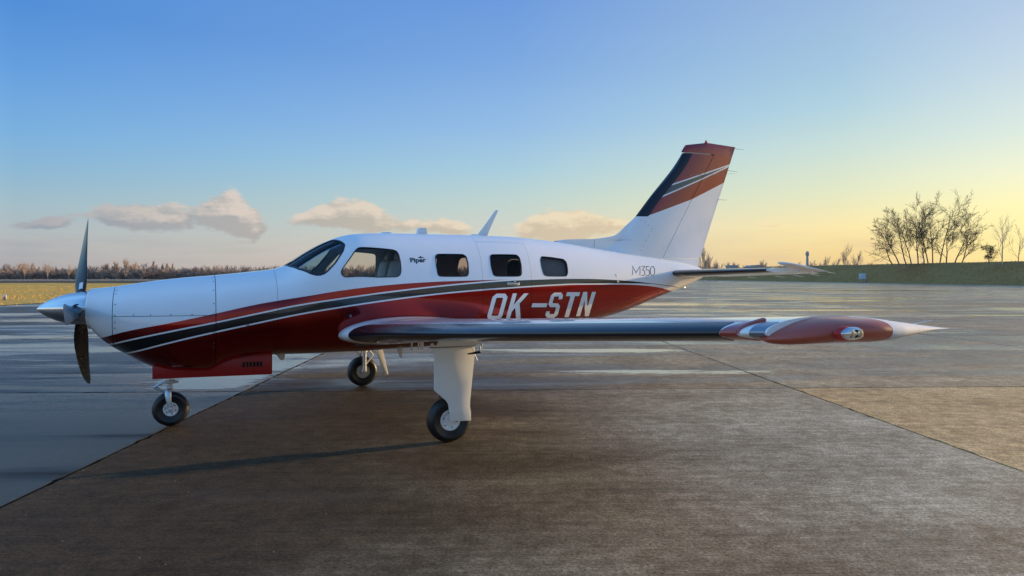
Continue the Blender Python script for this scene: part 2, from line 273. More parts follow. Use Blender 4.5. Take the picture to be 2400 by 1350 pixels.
# concrete: R of the object colour = wetness, G = brightness, B = warmth of the slab
def concrete(name):
    m, t = newmat(name)
    P = t.add('ShaderNodeNewGeometry').outputs['Position']
    oc = t.add('ShaderNodeObjectInfo').outputs['Color']
    sc3 = t.add('ShaderNodeSeparateColor'); t.l.new(oc, sc3.inputs[0]); wet0, bri, warm = sc3.outputs[0], sc3.outputs[1], sc3.outputs[2]
    vr = t.vm('MULTIPLY', P, (1, 1, 1))
    big = t.noise(vr, .16, 5, .6, .6)
    med = t.noise(vr, 1.1, 6, .62)
    fine = t.noise(vr, 38.0, 4, .75)
    grit = t.noise(vr, 260.0, 2, .6)
    ang = .04
    px, py, pz = t.sep(P)
    u = t.m('ADD', t.m('MULTIPLY', px, math.cos(ang)), t.m('MULTIPLY', py, math.sin(ang)))
    v = t.m('SUBTRACT', t.m('MULTIPLY', py, math.cos(ang)), t.m('MULTIPLY', px, math.sin(ang)))
    brush = t.noise(t.comb(t.m('MULTIPLY', u, .5), t.m('MULTIPLY', v, 16.0), 0), 1.0, 4, .65)
    brush2 = t.noise(t.comb(t.m('MULTIPLY', u, 1.4), t.m('MULTIPLY', v, 90.0), 4), 1.0, 2, .6)
    streak = t.noise(t.comb(t.m('MULTIPLY', u, .10), t.m('MULTIPLY', v, 1.1), 9), 1.0, 5, .62, .2)
    wetn = t.m('ADD', t.m('MULTIPLY', big, .5), t.m('MULTIPLY', streak, .5))
    wet = t.mr(t.m('ADD', wetn, t.m('MULTIPLY', t.m('SUBTRACT', wet0, .5), .36)), .44, .62, 0, 1, 'SMOOTHSTEP')
    dry = t.mix(warm, (.31, .295, .245), (.50, .36, .19))
    col = t.mix(t.mr(med, .3, .7), dry, t.mix(1.0, dry, (.55, .52, .48), 'MULTIPLY'))
    col = t.mix(t.m('MULTIPLY', t.mr(brush, .38, .66), .5), col, t.mix(1.0, col, (.45, .43, .42), 'MULTIPLY'))
    col = t.mix(t.m('MULTIPLY', t.mr(fine, .44, .70), .7), col, t.mix(1.0, col, (2.5, 2.35, 2.1), 'MULTIPLY'))
    # right-to-left falloff of light over the near apron, painted into the concrete colour
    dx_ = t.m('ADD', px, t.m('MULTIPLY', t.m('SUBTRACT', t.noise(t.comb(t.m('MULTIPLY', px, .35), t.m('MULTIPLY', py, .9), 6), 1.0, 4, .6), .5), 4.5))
    light_falloff = t.m('MULTIPLY', t.mr(dx_, -1.4, 3.4, 1, 0, 'SMOOTHSTEP'), t.mr(py, 9.9, 13, 1, .35, 'SMOOTHSTEP'))
    col = t.mix(light_falloff, col, t.mix(1.0, col, (.145, .108, .072), 'MULTIPLY'))
    bb = t.m('MULTIPLY', bri, 2.0); col = t.mix(1.0, col, t.comb(bb, bb, bb), 'MULTIPLY')
    mott = t.noise(vr, 7.0, 5, .7); col = t.mix(t.mr(mott, .40, .62), t.mix(1.0, col, (.62, .60, .57), 'MULTIPLY'), col)
    dk = t.noise(t.vm('ADD', vr, (7, 3, 1)), 55.0, 3, .7); col = t.mix(t.mr(dk, .52, .66), col, t.mix(1.0, col, (.35, .33, .31), 'MULTIPLY'))
    col = t.mix(wet, col, t.mix(1.0, col, (.42, .42, .45), 'MULTIPLY'))
    film = t.m('MULTIPLY', t.m('MULTIPLY', t.m('POWER', wet, .6), t.mr(py, 7.5, 12.5, .10, 1.0)), t.mr(t.noise(t.comb(t.m('MULTIPLY', u, .10), t.m('MULTIPLY', v, .55), 2), 1.0, 5, .62, .5), .455, .54, 0, 1, 'SMOOTHSTEP'))
    # shallow puddles standing in the low places of the apron: centre (x, y), half sizes
    pud = None
    pn = t.noise(t.comb(t.m('MULTIPLY', px, .55), t.m('MULTIPLY', py, 3.0), 12), 1.0, 6, .72, .3)
    for cx, cy, rx, ry in ((-4.7, 11.6, 1.3, 2.6), (-4.3, 10.4, .8, 1.0), (-15, 18.2, 6.5, .9), (-13, 25.5, 8.0, 2.0), (1.6, 15.0, 3.2, .55), (2.4, 11.6, 2.2, .40), (9, 40, 9, 2.5), (24, 52, 12, 2.2), (15, 33, 6, 1.0), (38, 80, 20, 4.0)):
        q = t.m('ADD', t.m('POWER', t.m('MULTIPLY', t.m('SUBTRACT', px, cx), 1/rx), 2.0), t.m('POWER', t.m('MULTIPLY', t.m('SUBTRACT', py, cy), 1/ry), 2.0))
        e = t.m('EXPONENT', t.m('MULTIPLY', q, -1.0)); pud = e if pud is None else t.m('MAXIMUM', pud, e)
    pud = t.mr(t.m('ADD', t.m('MULTIPLY', pud, .55), t.m('SUBTRACT', pn, .5)), .25, .38, 0, 1, 'SMOOTHSTEP')
    film = t.m('MAXIMUM', film, pud)
    rough = t.m('SUBTRACT', t.m('ADD', t.m('MULTIPLY', wet, -.40), .72), t.m('MULTIPLY', film, .24))
    b = pbsdf(t, Base_Color=col, Roughness=t.m('MAXIMUM', t.m('MULTIPLY', rough, t.m('SUBTRACT', 1.0, t.m('MULTIPLY', pud, .85))), .05), Specular_IOR_Level=t.m('ADD', t.m('ADD', .17, t.m('MULTIPLY', wet, .25)), t.m('MULTIPLY', pud, .58)))
    hh = t.m('ADD', t.m('MULTIPLY', brush2, .35), t.m('ADD', t.m('MULTIPLY', fine, .5), t.m('MULTIPLY', grit, .25)))
    dry_h = t.m('MULTIPLY', hh, t.m('SUBTRACT', 1.0, t.m('MULTIPLY', film, .93)))
    n1 = t.bump(dry_h, 1.0, .026)
    n1 = t.bump(t.m('MULTIPLY', t.m('ADD', brush, t.m('MULTIPLY', med, .3)), t.m('SUBTRACT', 1.0, t.m('MULTIPLY', film, .95))), .25, .02, n1)
    t.put(b.inputs['Normal'], n1)
    out(t, b.outputs[0]); return m
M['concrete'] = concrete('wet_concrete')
M['joint'] = simple('joint_sealant', (.025, .022, .02), .6, var=.4)

def ground_mat(name, c1, c2, c3, scale, rough=.95):
    m, t = newmat(name); P = t.add('ShaderNodeNewGeometry').outputs['Position']
    n = t.noise(P, scale, 6, .65); n2 = t.noise(P, scale*9, 4, .7)
    col = t.mix(t.mr(n, .35, .65), c1, c2); col = t.mix(t.mr(n2, .45, .75), col, c3)
    b = pbsdf(t, Base_Color=col, Roughness=rough, Specular_IOR_Level=.1)
    t.put(b.inputs['Normal'], t.bump(n2, .6, .3)); out(t, b.outputs[0]); return m
M['grass'] = ground_mat('dry_grass', (.66, .40, .09), (.50, .31, .07), (.74, .48, .14), .05)
M['bank'] = ground_mat('embankment_grass', (.30, .175, .060), (.36, .21, .075), (.42, .29, .12), .22)
M['earth'] = ground_mat('far_earth', (.08, .065, .05), (.06, .05, .04), (.1, .09, .06), .01)
M['scrub'] = ground_mat('far_rough_ground', (.12, .095, .06), (.09, .07, .045), (.18, .14, .09), .08)
M['road'] = simple('asphalt', (.05, .05, .052), .7)
M['bark'] = simple('bark', (.13, .095, .065), .9, var=.3, vscale=1)
M['bark_pale'] = simple('birch_bark', (.42, .36, .32), .9, var=.3, vscale=1)
M['twig'] = simple('winter_twigs', (.46, .36, .30), .95, var=.35, vscale=.3)
M['twig_red'] = simple('winter_twigs_reddish', (.46, .35, .29), .95, var=.35, vscale=.3)
M['leaf'] = simple('dark_withered_leaves', (.10, .085, .04), .8, var=.5, vscale=1)
M['wall_grey'] = simple('painted_sheet', (.35, .37, .40), .6)
M['roof_pale'] = simple('pale_sheet_roof', (.5, .48, .45), .5)
# ---------------------------------------------------------------- object helpers
def link(o, parent=None):
    C.objects.link(o)
    if parent is not None: o.parent = parent
    return o
def mesh_obj(name, verts, faces, mat, parent=None, smooth=True, sharp=35):
    me = bpy.data.meshes.new(name); me.from_pydata([tuple(v) for v in verts], [], faces); me.validate(); me.update()
    return fin_mesh(name, me, mat, parent, smooth, sharp)
def fin_mesh(name, me, mat, parent=None, smooth=True, sharp=35):
    if mat is not None:
        me.materials.clear(); me.materials.append(mat)
    if smooth:
        me.polygons.foreach_set('use_smooth', [True]*len(me.polygons)); me.set_sharp_from_angle(angle=R(sharp))
    o = bpy.data.objects.new(name, me); return link(o, parent)
def bm_obj(name, bm, mat, parent=None, smooth=True, sharp=35, fixn=True):
    if fixn: bmesh.ops.recalc_face_normals(bm, faces=bm.faces)
    me = bpy.data.meshes.new(name); bm.to_mesh(me); bm.free()
    return fin_mesh(name, me, mat, parent, smooth, sharp)
def thing(name, label, cat, loc=(0, 0, 0), rz=0.0, group=None):
    o = bpy.data.objects.new(name, None); o.location = loc; o.rotation_euler = (0, 0, rz); C.objects.link(o)
    return tag(o, label, cat, group)
def tag(o, label=None, cat=None, group=None, kind=None):
    if label: o['label'] = label
    if cat: o['category'] = cat
    if group: o['group'] = group
    if kind: o['kind'] = kind
    return o
def copy_tree(o, parent=None):
    c = o.copy(); C.objects.link(c)
    if parent is not None: c.parent = parent
    for ch in list(o.children): copy_tree(ch, c)
    return c
def bm_tube(bm, pts, rads, seg=10, cap=True):
    """tube through pts; rads one radius or one per point"""
    pts = [Vector(p) for p in pts]; n = len(pts)
    if not isinstance(rads, (list, tuple)): rads = [rads]*n
    rings = []; up = None
    for i, p in enumerate(pts):
        d = ((pts[min(i+1, n-1)]-p).normalized() + (p-pts[max(i-1, 0)]).normalized()).normalized()
        if up is None:
            up = Vector((0, 0, 1)) if abs(d.z) < .9 else Vector((1, 0, 0))
        a = d.cross(up).normalized(); b = a.cross(d).normalized(); up = b
        rings.append([bm.verts.new(p+(a*math.cos(2*PI*k/seg)+b*math.sin(2*PI*k/seg))*rads[i]) for k in range(seg)])
    for r0, r1 in zip(rings, rings[1:]):
        for k in range(seg): bm.faces.new((r0[k], r0[(k+1) % seg], r1[(k+1) % seg], r1[k]))
    if cap: bm.faces.new(rings[0][::-1]); bm.faces.new(rings[-1])
def tube(name, pts, rads, mat, parent=None, seg=10):
    bm = bmesh.new(); bm_tube(bm, pts, rads, seg); return bm_obj(name, bm, mat, parent)
def bm_box(bm, lo, hi, bevel=0.0, mtx=None):
    t = bmesh.new(); bmesh.ops.create_cube(t, size=1.0)
    for v in t.verts: v.co = Vector(((lo[0]+hi[0])/2+v.co.x*(hi[0]-lo[0]), (lo[1]+hi[1])/2+v.co.y*(hi[1]-lo[1]), (lo[2]+hi[2])/2+v.co.z*(hi[2]-lo[2])))
    if bevel: bmesh.ops.bevel(t, geom=list(t.edges), offset=bevel, segments=3, profile=.5, affect='EDGES')
    if mtx is not None: bmesh.ops.transform(t, matrix=mtx, verts=t.verts)
    me = bpy.data.meshes.new('tmp'); t.to_mesh(me); t.free(); bm.from_mesh(me); bpy.data.meshes.remove(me)
def box(name, lo, hi, mat, parent=None, bevel=0.0, mtx=None):
    bm = bmesh.new(); bm_box(bm, lo, hi, bevel, mtx); return bm_obj(name, bm, mat, parent)
def lathe(name, prof, mat, parent=None, seg=40, centre=(0, 0, 0), axis='Y', caps=True):
    """prof: (radius, offset along the axis)"""
    bm = bmesh.new(); rings = []
    for r, t in prof:
        ring = []
        for k in range(seg):
            a = 2*PI*k/seg; u, v = r*math.cos(a), r*math.sin(a)
            p = {'Y': (u, t, v), 'X': (t, u, v), 'Z': (u, v, t)}[axis]
            ring.append(bm.verts.new(Vector(p)+Vector(centre)))
        rings.append(ring)
    for a, b in zip(rings, rings[1:]):
        for k in range(seg): bm.faces.new((a[k], a[(k+1) % seg], b[(k+1) % seg], b[k]))
    if caps: bm.faces.new(rings[0][::-1]); bm.faces.new(rings[-1])
    bmesh.ops.remove_doubles(bm, verts=bm.verts, dist=1e-5)
    return bm_obj(name, bm, mat, parent, sharp=30)
def prism_y(name, poly, y0, y1, mat, parent=None, bevel=0.0):
    """polygon in (x, z) extruded between y0 and y1"""
    bm = bmesh.new(); a = [bm.verts.new((x, y0, z)) for x, z in poly]; b = [bm.verts.new((x, y1, z)) for x, z in poly]
    n = len(poly); bm.faces.new(a); bm.faces.new(b[::-1])
    for i in range(n): bm.faces.new((a[i], b[i], b[(i+1) % n], a[(i+1) % n]))
    bmesh.ops.recalc_face_normals(bm, faces=bm.faces)
    if bevel: bmesh.ops.bevel(bm, geom=list(bm.edges), offset=bevel, segments=2, profile=.5, affect='EDGES')
    return bm_obj(name, bm, mat, parent)

# ---------------------------------------------------------------- fuselage surface
XMIN, XMAX = -4.50, 3.164
def table(f, sig):
    dx = .01; n = int((3.3+4.7)/dx)+1; raw = [f(-4.7+i*dx) for i in range(n)]
    k = max(1, int(3*sig/dx)); wt = [math.exp(-.5*(j*dx/sig)**2) for j in range(-k, k+1)]; s = sum(wt)
    sm = []
    for i in range(n):
        sm.append(sum(wt[j+k]*raw[min(n-1, max(0, i+j))] for j in range(-k, k+1))/s)
    def q(x):
        t = min(max((x+4.7)/dx, 0), n-1.001); i = int(t); return sm[i]+(sm[i+1]-sm[i])*(t-i)
    return q
def extend(P, lo, hi): return [lo]+list(P)+[hi]
TC = table(curve(extend(TOP, (-4.75, 1.60), (3.35, 1.415))), .045)
BC = table(curve(extend(BOT, (-4.75, 1.62), (3.35, 1.24))), .035)
WC = table(curve(WID), .06)
NU = curve([(-5, 2), (-3, 2.05), (-1, 2.35), (1, 2.4), (2.2, 2.3), (3.2, 2.1)])
KM = curve([(-5, .5), (-3, .5), (-1, .47), (1.0, .47), (1.8, .5), (3.2, .5)])
def sec(x):
    zt, zb, w = TC(x), BC(x), WC(x); return zt, zb, w, NU(x), zb+KM(x)*(zt-zb)
def S(x, ph, off=0.0):
    """skin point at station x and section angle ph (0 port side, 90 deg top, -90 deg keel), moved out by off"""
    zt, zb, w, n, zm = sec(x)
    c, s = math.cos(ph), math.sin(ph); hh = (zt-zm) if s > 0 else (zm-zb)
    p = Vector((x, math.copysign(w*abs(c)**(2/n), c), zm+math.copysign(hh*abs(s)**(2/n), s)))
    return p+grad(p)*off if off else p
def gimp(x, y, z):
    zt, zb, w, n, zm = sec(x); hh = (zt-zm) if z > zm else (zm-zb)
    return (abs(y)/w)**n+(abs(z-zm)/hh)**n-1
def grad(p):
    zt, zb, w, n, zm = sec(p.x); h = .012
    gx = (gimp(p.x+h, p.y, p.z)-gimp(p.x-h, p.y, p.z))/(2*h)
    hh = (zt-zm) if p.z > zm else (zm-zb)
    gy = n*(abs(p.y)/w)**(n-1)/w*(1 if p.y > 0 else -1); gz = n*(abs(p.z-zm)/hh)**(n-1)/hh*(1 if p.z > zm else -1)
    return Vector((gx, gy, gz)).normalized()
def ysurf(x, z, off=0.0):
    """half-width of the skin at (x, z)"""
    zt, zb, w, n, zm = sec(x); hh = (zt-zm) if z > zm else (zm-zb)
    y = w*max(0.0, 1-(min(1, abs(z-zm)/hh))**n)**(1/n)
    return y+off
def phis(a, b, n): return [a+(b-a)*i/n for i in range(n+1)]
def skin_bm(x0, x1, p0, p1, thick, closed=False, dx=.035, dp=3.0):
    nx = max(1, round(abs(x1-x0)/dx)); npn = max(2, round(abs(p1-p0)/R(dp)))
    bm = bmesh.new(); xs = [x0+(x1-x0)*i/nx for i in range(nx+1)]; ps = phis(p0, p1, npn)
    if closed: ps = ps[:-1]
    m = len(ps); O = []; I = []
    for x in xs:
        ro, ri = [], []
        for p in ps:
            q = S(x, p); ro.append(bm.verts.new(q)); g_ = grad(q); ri.append(bm.verts.new((q.x, q.y-g_.y*thick, q.z-g_.z*thick)))
        O.append(ro); I.append(ri)
    rng = range(m) if closed else range(m-1)
    for i in range(nx):
        for k in rng:
            k2 = (k+1) % m
            bm.faces.new((O[i][k], O[i][k2], O[i+1][k2], O[i+1][k])); bm.faces.new((I[i][k], I[i+1][k], I[i+1][k2], I[i][k2]))
    for k in rng:
        k2 = (k+1) % m
        bm.faces.new((O[0][k], I[0][k], I[0][k2], O[0][k2])); bm.faces.new((O[nx][k], O[nx][k2], I[nx][k2], I[nx][k]))
    if not closed:
        for i in range(nx):
            bm.faces.new((O[i][0], O[i+1][0], I[i+1][0], I[i][0])); bm.faces.new((O[i][-1], I[i][-1], I[i+1][-1], O[i+1][-1]))
    bmesh.ops.recalc_face_normals(bm, faces=bm.faces)
    return bm
def bake_normals(me, tol=1.5e-3):
    """exact surface normals on the outer skin so that the gloss stays fair round the window cut-outs"""
    me.update(); fn = [l.vector.copy() for l in me.corner_normals]; vn = {}
    for i, v in enumerate(me.vertices):
        p = v.co
        if abs(gimp(p.x, p.y, p.z)) < .02: vn[i] = grad(p)
    res = [v for v in fn]
    for poly in me.polygons:
        for li in poly.loop_indices:
            vi = me.loops[li].vertex_index
            if vi in vn and vn[vi].dot(poly.normal) > .8: res[li] = vn[vi]
    me.normals_split_custom_set([tuple(v) for v in res])
def smooth_outline(pts, n=64):
    """round an outline's corners (two cuts) and resample it evenly, straight edges kept"""
    for _ in range(3):
        q = []
        for i in range(len(pts)):
            a, b = pts[i], pts[(i+1) % len(pts)]; k = min(.25, .012/max(1e-6, math.dist(a, b))) if _ == 0 else .25
            q += [(a[0]+(b[0]-a[0])*k, a[1]+(b[1]-a[1])*k), (b[0]+(a[0]-b[0])*k, b[1]+(a[1]-b[1])*k)]
        pts = q
    L = [math.dist(pts[i], pts[(i+1) % len(pts)]) for i in range(len(pts))]; tot = sum(L); o = []; i = 0; acc = 0
    for k in range(n):
        d = tot*k/n
        while acc+L[i] < d: acc += L[i]; i += 1
        t = (d-acc)/L[i]; a, b = pts[i], pts[(i+1) % len(pts)]; o.append((a[0]+(b[0]-a[0])*t, a[1]+(b[1]-a[1])*t))
    return o
def scaled(outl, k, grow=0.0):
    """grow an outline (x, angle) outward by grow metres"""
    n = len(outl); res = []
    area = sum(outl[i][0]*outl[(i+1) % n][1]-outl[(i+1) % n][0]*outl[i][1] for i in range(n))
    sg = 1 if area > 0 else -1
    for i in range(n):
        a, b = outl[i-1], outl[(i+1) % n]; dx, dy = b[0]-a[0], (b[1]-a[1])*.65; l = math.hypot(dx, dy) or 1
        nx, ny = dy/l*sg, -dx/l*sg
        res.append((outl[i][0]+nx*grow, outl[i][1]+ny*grow/.65))
    return res
def patch(name, outl, off_out, off_in, mat, parent, side=1, rings=8, mk=True):
    """solid plate following the skin inside an outline given in (x, angle)"""
    n = len(outl); cx = sum(p[0] for p in outl)/n; cp = sum(p[1] for p in outl)/n
    bm = bmesh.new(); lay = []
    def P(x, ph, off):
        q = S(x, ph, off); q.y *= side; return q
    for off in (off_out, off_in):
        c = bm.verts.new(P(cx, cp, off)); rr = []
        for r in range(1, rings+1):
            k = r/rings; rr.append([bm.verts.new(P(cx+(x-cx)*k, cp+(p-cp)*k, off)) for x, p in outl])
        for i in range(n): bm.faces.new((c, rr[0][i], rr[0][(i+1) % n]))
        for a, b in zip(rr, rr[1:]):
            for i in range(n): bm.faces.new((a[i], b[i], b[(i+1) % n], a[(i+1) % n]))
        lay.append(rr)
    a, b = lay[0][-1], lay[1][-1]
    for i in range(n): bm.faces.new((a[i], a[(i+1) % n], b[(i+1) % n], b[i]))
    return bm_obj(name, bm, mat, parent, sharp=40)
def rim(name, o1, o2, off_out, off_in, mat, parent, side=1):
    """solid ring between outlines o1 (inner) and o2 (outer)"""
    n = len(o1); bm = bmesh.new()
    def P(q, off):
        v = S(q[0], q[1], off); v.y *= side; return bm.verts.new(v)
    A = [P(q, off_out) for q in o1]; B = [P(q, off_out) for q in o2]; D = [P(q, off_in) for q in o2]; E = [P(q, off_in) for q in o1]
    for a, b in ((A, B), (B, D), (D, E), (E, A)):
        for i in range(n): bm.faces.new((a[i], b[i], b[(i+1) % n], a[(i+1) % n]))
    return bm_obj(name, bm, mat, parent, sharp=50)
def apply_cuts(o, cutters):
    dg = bpy.context.evaluated_depsgraph_get()
    for c in cutters:
        md = o.modifiers.new('cut', 'BOOLEAN'); md.operation = 'DIFFERENCE'; md.solver = 'EXACT'; md.object = c
    dg.update(); me = bpy.data.meshes.new_from_object(o.evaluated_get(dg), depsgraph=dg)
    o.modifiers.clear(); o.data = me
def print_flat(name, polys, mat, parent, off=.0016, dxz=(0, 0), step=.035, side=1):
    """flat print (lettering): polygons in (x, z) laid on the skin"""
    cu = bpy.data.curves.new(name, 'CURVE'); cu.dimensions = '2D'; cu.fill_mode = 'BOTH'
    for poly in polys:
        sp = cu.splines.new('POLY'); sp.points.add(len(poly)-1)
        for p, (x, z) in zip(sp.points, poly): p.co = (x+dxz[0], z+dxz[1], 0, 1)
        sp.use_cyclic_u = True
    return flat_from_curve(name, cu, mat, parent, off, step, side)
def flat_from_curve(name, cu, mat, parent, off, step, side, mp=None):
    to = bpy.data.objects.new(name, cu); C.objects.link(to); dg = bpy.context.evaluated_depsgraph_get(); dg.update()
    me = bpy.data.meshes.new_from_object(to.evaluated_get(dg)); bpy.data.objects.remove(to)
    bm = bmesh.new(); bm.from_mesh(me)
    if mp:
        for v in bm.verts: v.co.x, v.co.y = mp(v.co.x, v.co.y)
    bmesh.ops.triangulate(bm, faces=bm.faces)
    xs = [v.co.x for v in bm.verts]; zs = [v.co.y for v in bm.verts]
    for ax, lo, hi in ((0, min(xs), max(xs)), (1, min(zs), max(zs))):
        k = math.floor(lo/step)+1
        while k*step < hi:
            co = [0, 0, 0]; no = [0, 0, 0]; co[ax] = k*step; no[ax] = 1
            bmesh.ops.bisect_plane(bm, geom=list(bm.verts)+list(bm.edges)+list(bm.faces), plane_co=co, plane_no=no); k += 1
    for v in bm.verts:
        x, z = v.co.x, v.co.y; v.co = Vector((x, side*ysurf(x, z), z)); g_ = grad(v.co); v.co += g_*off
    for f in bm.faces:
        f.normal_update()
        if f.normal.y*side < 0: f.normal_flip()
    o = bm_obj(name, bm, mat, parent, sharp=60, fixn=False)
    return o
# ================================================================ the setting
rnd = random.Random(7)
TH = .04; E1 = Vector((math.cos(TH), math.sin(TH), 0)); E2 = Vector((-math.sin(TH), math.cos(TH), 0)); OG = Vector((3.93, 9.92, 0))
SW, SL = 7.6, 8.4
def grid(u, v, z=0.0): p = OG+E1*u+E2*v; p.z = z; return p
def sheet(name, pts, mat, kind='structure', parent=None):
    return tag(mesh_obj(name, pts, [tuple(range(len(pts)))], mat, parent, smooth=False), kind=kind)
sheet('ground', [(-3500, -600, -.35), (3500, -600, -.35), (3500, 5200, -.35), (-3500, 5200, -.35)], M['earth'])
IU0, IU1, J0, J1, JN = -4, 13, -2, 60, 12
apron = sheet('apron', [grid(IU0*SW, J0*SL, -.035), grid(IU1*SW+8, J0*SL, -.035), grid(IU1*SW+8, J1*SL, -.035), grid(IU0*SW, J1*SL, -.035)], M['joint'])
def slab_mesh(seed, gap=.011, wear=.006):
    r = random.Random(seed); a, b = SW/2-gap, SL/2-gap; pts = []
    for (p, q) in (((-a, -b), (a, -b)), ((a, -b), (a, b)), ((a, b), (-a, b)), ((-a, b), (-a, -b))):
        n = 70; nx, ny = -(q[1]-p[1]), q[0]-p[0]; l = math.hypot(nx, ny); nx /= l; ny /= l
        for k in range(n):
            t = k/n; e = abs(mnoise.noise(Vector((seed*7.1+p[0]*9+q[1], t*26, 0))))*wear*1.2+(r.random()**7)*wear*5
            if k == 0: e = 0
            pts.append((p[0]+(q[0]-p[0])*t+nx*e, p[1]+(q[1]-p[1])*t+ny*e))
    n = len(pts); vs = [(x, y, 0) for x, y in pts]+[(x*1.0005, y*1.0005, -.034) for x, y in pts]
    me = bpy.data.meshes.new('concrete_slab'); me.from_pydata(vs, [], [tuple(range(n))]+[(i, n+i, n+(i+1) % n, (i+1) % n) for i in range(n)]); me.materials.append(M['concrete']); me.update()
    return me
variants = [slab_mesh(s) for s in range(6)]
special = {(-1, -1): (.26, .94, .12), (-2, -1): (.92, .14, .0), (0, -1): (.22, .86, .95), (-2, 0): (.84, .26, .1), (-1, 0): (.54, .66, .55), (0, 0): (.56, .78, .5), (1, -1): (.3, .8, .9), (1, 0): (.66, .8, .4), (-1, -2): (.34, .8, .4), (0, -2): (.25, .8, .8), (-3, -1): (.86, .25, .1), (-3, 0): (.8, .28, .1)}
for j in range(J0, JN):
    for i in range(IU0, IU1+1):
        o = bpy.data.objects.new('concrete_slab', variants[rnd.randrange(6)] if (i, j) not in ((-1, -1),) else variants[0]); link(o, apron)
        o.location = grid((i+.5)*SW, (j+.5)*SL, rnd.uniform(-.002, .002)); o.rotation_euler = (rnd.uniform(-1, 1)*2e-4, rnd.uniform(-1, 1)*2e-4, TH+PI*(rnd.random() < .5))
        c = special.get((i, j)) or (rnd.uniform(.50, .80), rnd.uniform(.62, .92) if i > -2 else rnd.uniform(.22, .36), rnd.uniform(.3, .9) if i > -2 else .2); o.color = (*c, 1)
bm = bmesh.new()
for j in range(JN, J1):
    for i in range(IU0, IU1+1):
        g_ = .02; bm.faces.new([bm.verts.new(grid(u, v, rnd.uniform(-.001, .001))) for u, v in ((i*SW+g_, j*SL+g_), ((i+1)*SW-g_, j*SL+g_), ((i+1)*SW-g_, (j+1)*SL-g_), (i*SW+g_, (j+1)*SL-g_))])
o = bm_obj('far_concrete_slabs', bm, M['concrete'], apron, smooth=False, fixn=False); o.color = (.66, .8, .6, 1); tag(o, kind='stuff')
# grit: small stone chips lying on the slabs and along the joints
bm = bmesh.new(); rg = random.Random(21)
for k in range(260):
    if k % 3: y = 2.6+(rg.random()**1.6)*16; x = rg.uniform(-.9, .9)*y; p = Vector((x, y, 0))
    else:
        ln = rg.choice((0, 0, -1, 'c', 'c')); t = rg.uniform(-9, 12)
        p = grid(ln*SW+rg.gauss(0, .03), t) if ln != 'c' else grid(t*1.2, rg.gauss(0, .03))
    s = rg.uniform(.0015, .004)*(1 if rg.random() < .93 else 1.8)
    r_ = bmesh.ops.create_icosphere(bm, subdivisions=1, radius=s)
    for v in r_['verts']: v.co = Vector((v.co.x*rg.uniform(.7, 1.4), v.co.y*rg.uniform(.7, 1.4), v.co.z*.6))+Vector((p.x, p.y, s*.4))
tag(bm_obj('stone_chips', bm, simple('stone_chip', (.42, .38, .32), .8), None, smooth=False), 'tiny pale stone chips scattered over the concrete and along its joints', 'grit', kind='stuff')
# grass field to the left, with the taxiway that crosses it
GE = IU0*SW-.05
def field(name, u0, u1, v0, v1, z, mat, nx=1, ny=1, amp=0.0):
    vs, fs = [], []
    for b in range(ny+1):
        for a in range(nx+1):
            u, v = u0+(u1-u0)*a/nx, v0+(v1-v0)*b/ny; p = grid(u, v); e = 0 if a == nx else amp
            vs.append((p.x, p.y, z+e*mnoise.noise(Vector((u*.05, v*.08, 1)))+e*.4*mnoise.noise(Vector((u*.3, v*.4, 5)))))
    for b in range(ny):
        for a in range(nx): k = b*(nx+1)+a; fs.append((k, k+1, k+nx+2, k+nx+1))
    return tag(mesh_obj(name, vs, fs, mat), kind='structure')
field('grass_field', -420, GE, -60, 165, .02, M['grass'], 160, 110, .10)
field('taxiway', -420, GE, 165, 168.5, .0, M['road'])
field('far_grass_field', -600, GE, 168.5, 560, .02, M['scrub'], 60, 60, .12)
bm = bmesh.new(); r2 = random.Random(3)
for _ in range(16000):
    v = 22+(r2.random()**1.7)*100; y = v+10; x = -y*(.50+r2.random()*.32); p = Vector((x, y, 0)); d = p-OG; u = d.dot(E1)
    if u > GE-.02: continue
    if r2.random() < .0: continue
    h = r2.uniform(.03, .09); a = r2.uniform(0, PI); w2 = h*.5
    q = [bm.verts.new((x+dx*math.cos(a)*w2, y+dx*math.sin(a)*w2, z)) for dx, z in ((-.6, .0), (.6, .0), (r2.uniform(-.6, .6), h+.04))]; bm.faces.new(q)
tag(bm_obj('grass_tufts', bm, M['grass'], None, smooth=False, fixn=False), 'tufts of dry yellow grass growing over the field left of the concrete', 'grass', kind='stuff')
# grassy embankment along the right edge of the apron
vs, fs = [], []; YS = lin_ = [-80+(900+80)*i/220 for i in range(221)]
prof = [(91.5, -.3), (93, .05), (94.5, 1.0), (96.5, 2.25), (98.5, 3.5), (100.3, 4.45), (101.2, 4.62), (103, 4.6), (110, 4.3), (125, 3.2), (160, 0.8), (200, -.5)]
for y in YS:
    k = 1+max(0, min(1, (y-139)/125))*.19
    for x, z in prof:
        e = mnoise.noise(Vector((x*.2, y*.07, 0)))*.22+mnoise.noise(Vector((x*.6, y*.35, 3)))*.10
        vs.append((x+(e*.6 if z > .5 else 0), y, z*k+(e if z > .4 else 0)*(.5 if 4.3 < z else 1)))
m_ = len(prof)
for b in range(len(YS)-1):
    for a in range(m_-1): k = b*m_+a; fs.append((k, k+1, k+m_+1, k+m_))
tag(mesh_obj('embankment', vs, fs, M['bank']), kind='structure')
bm = bmesh.new()
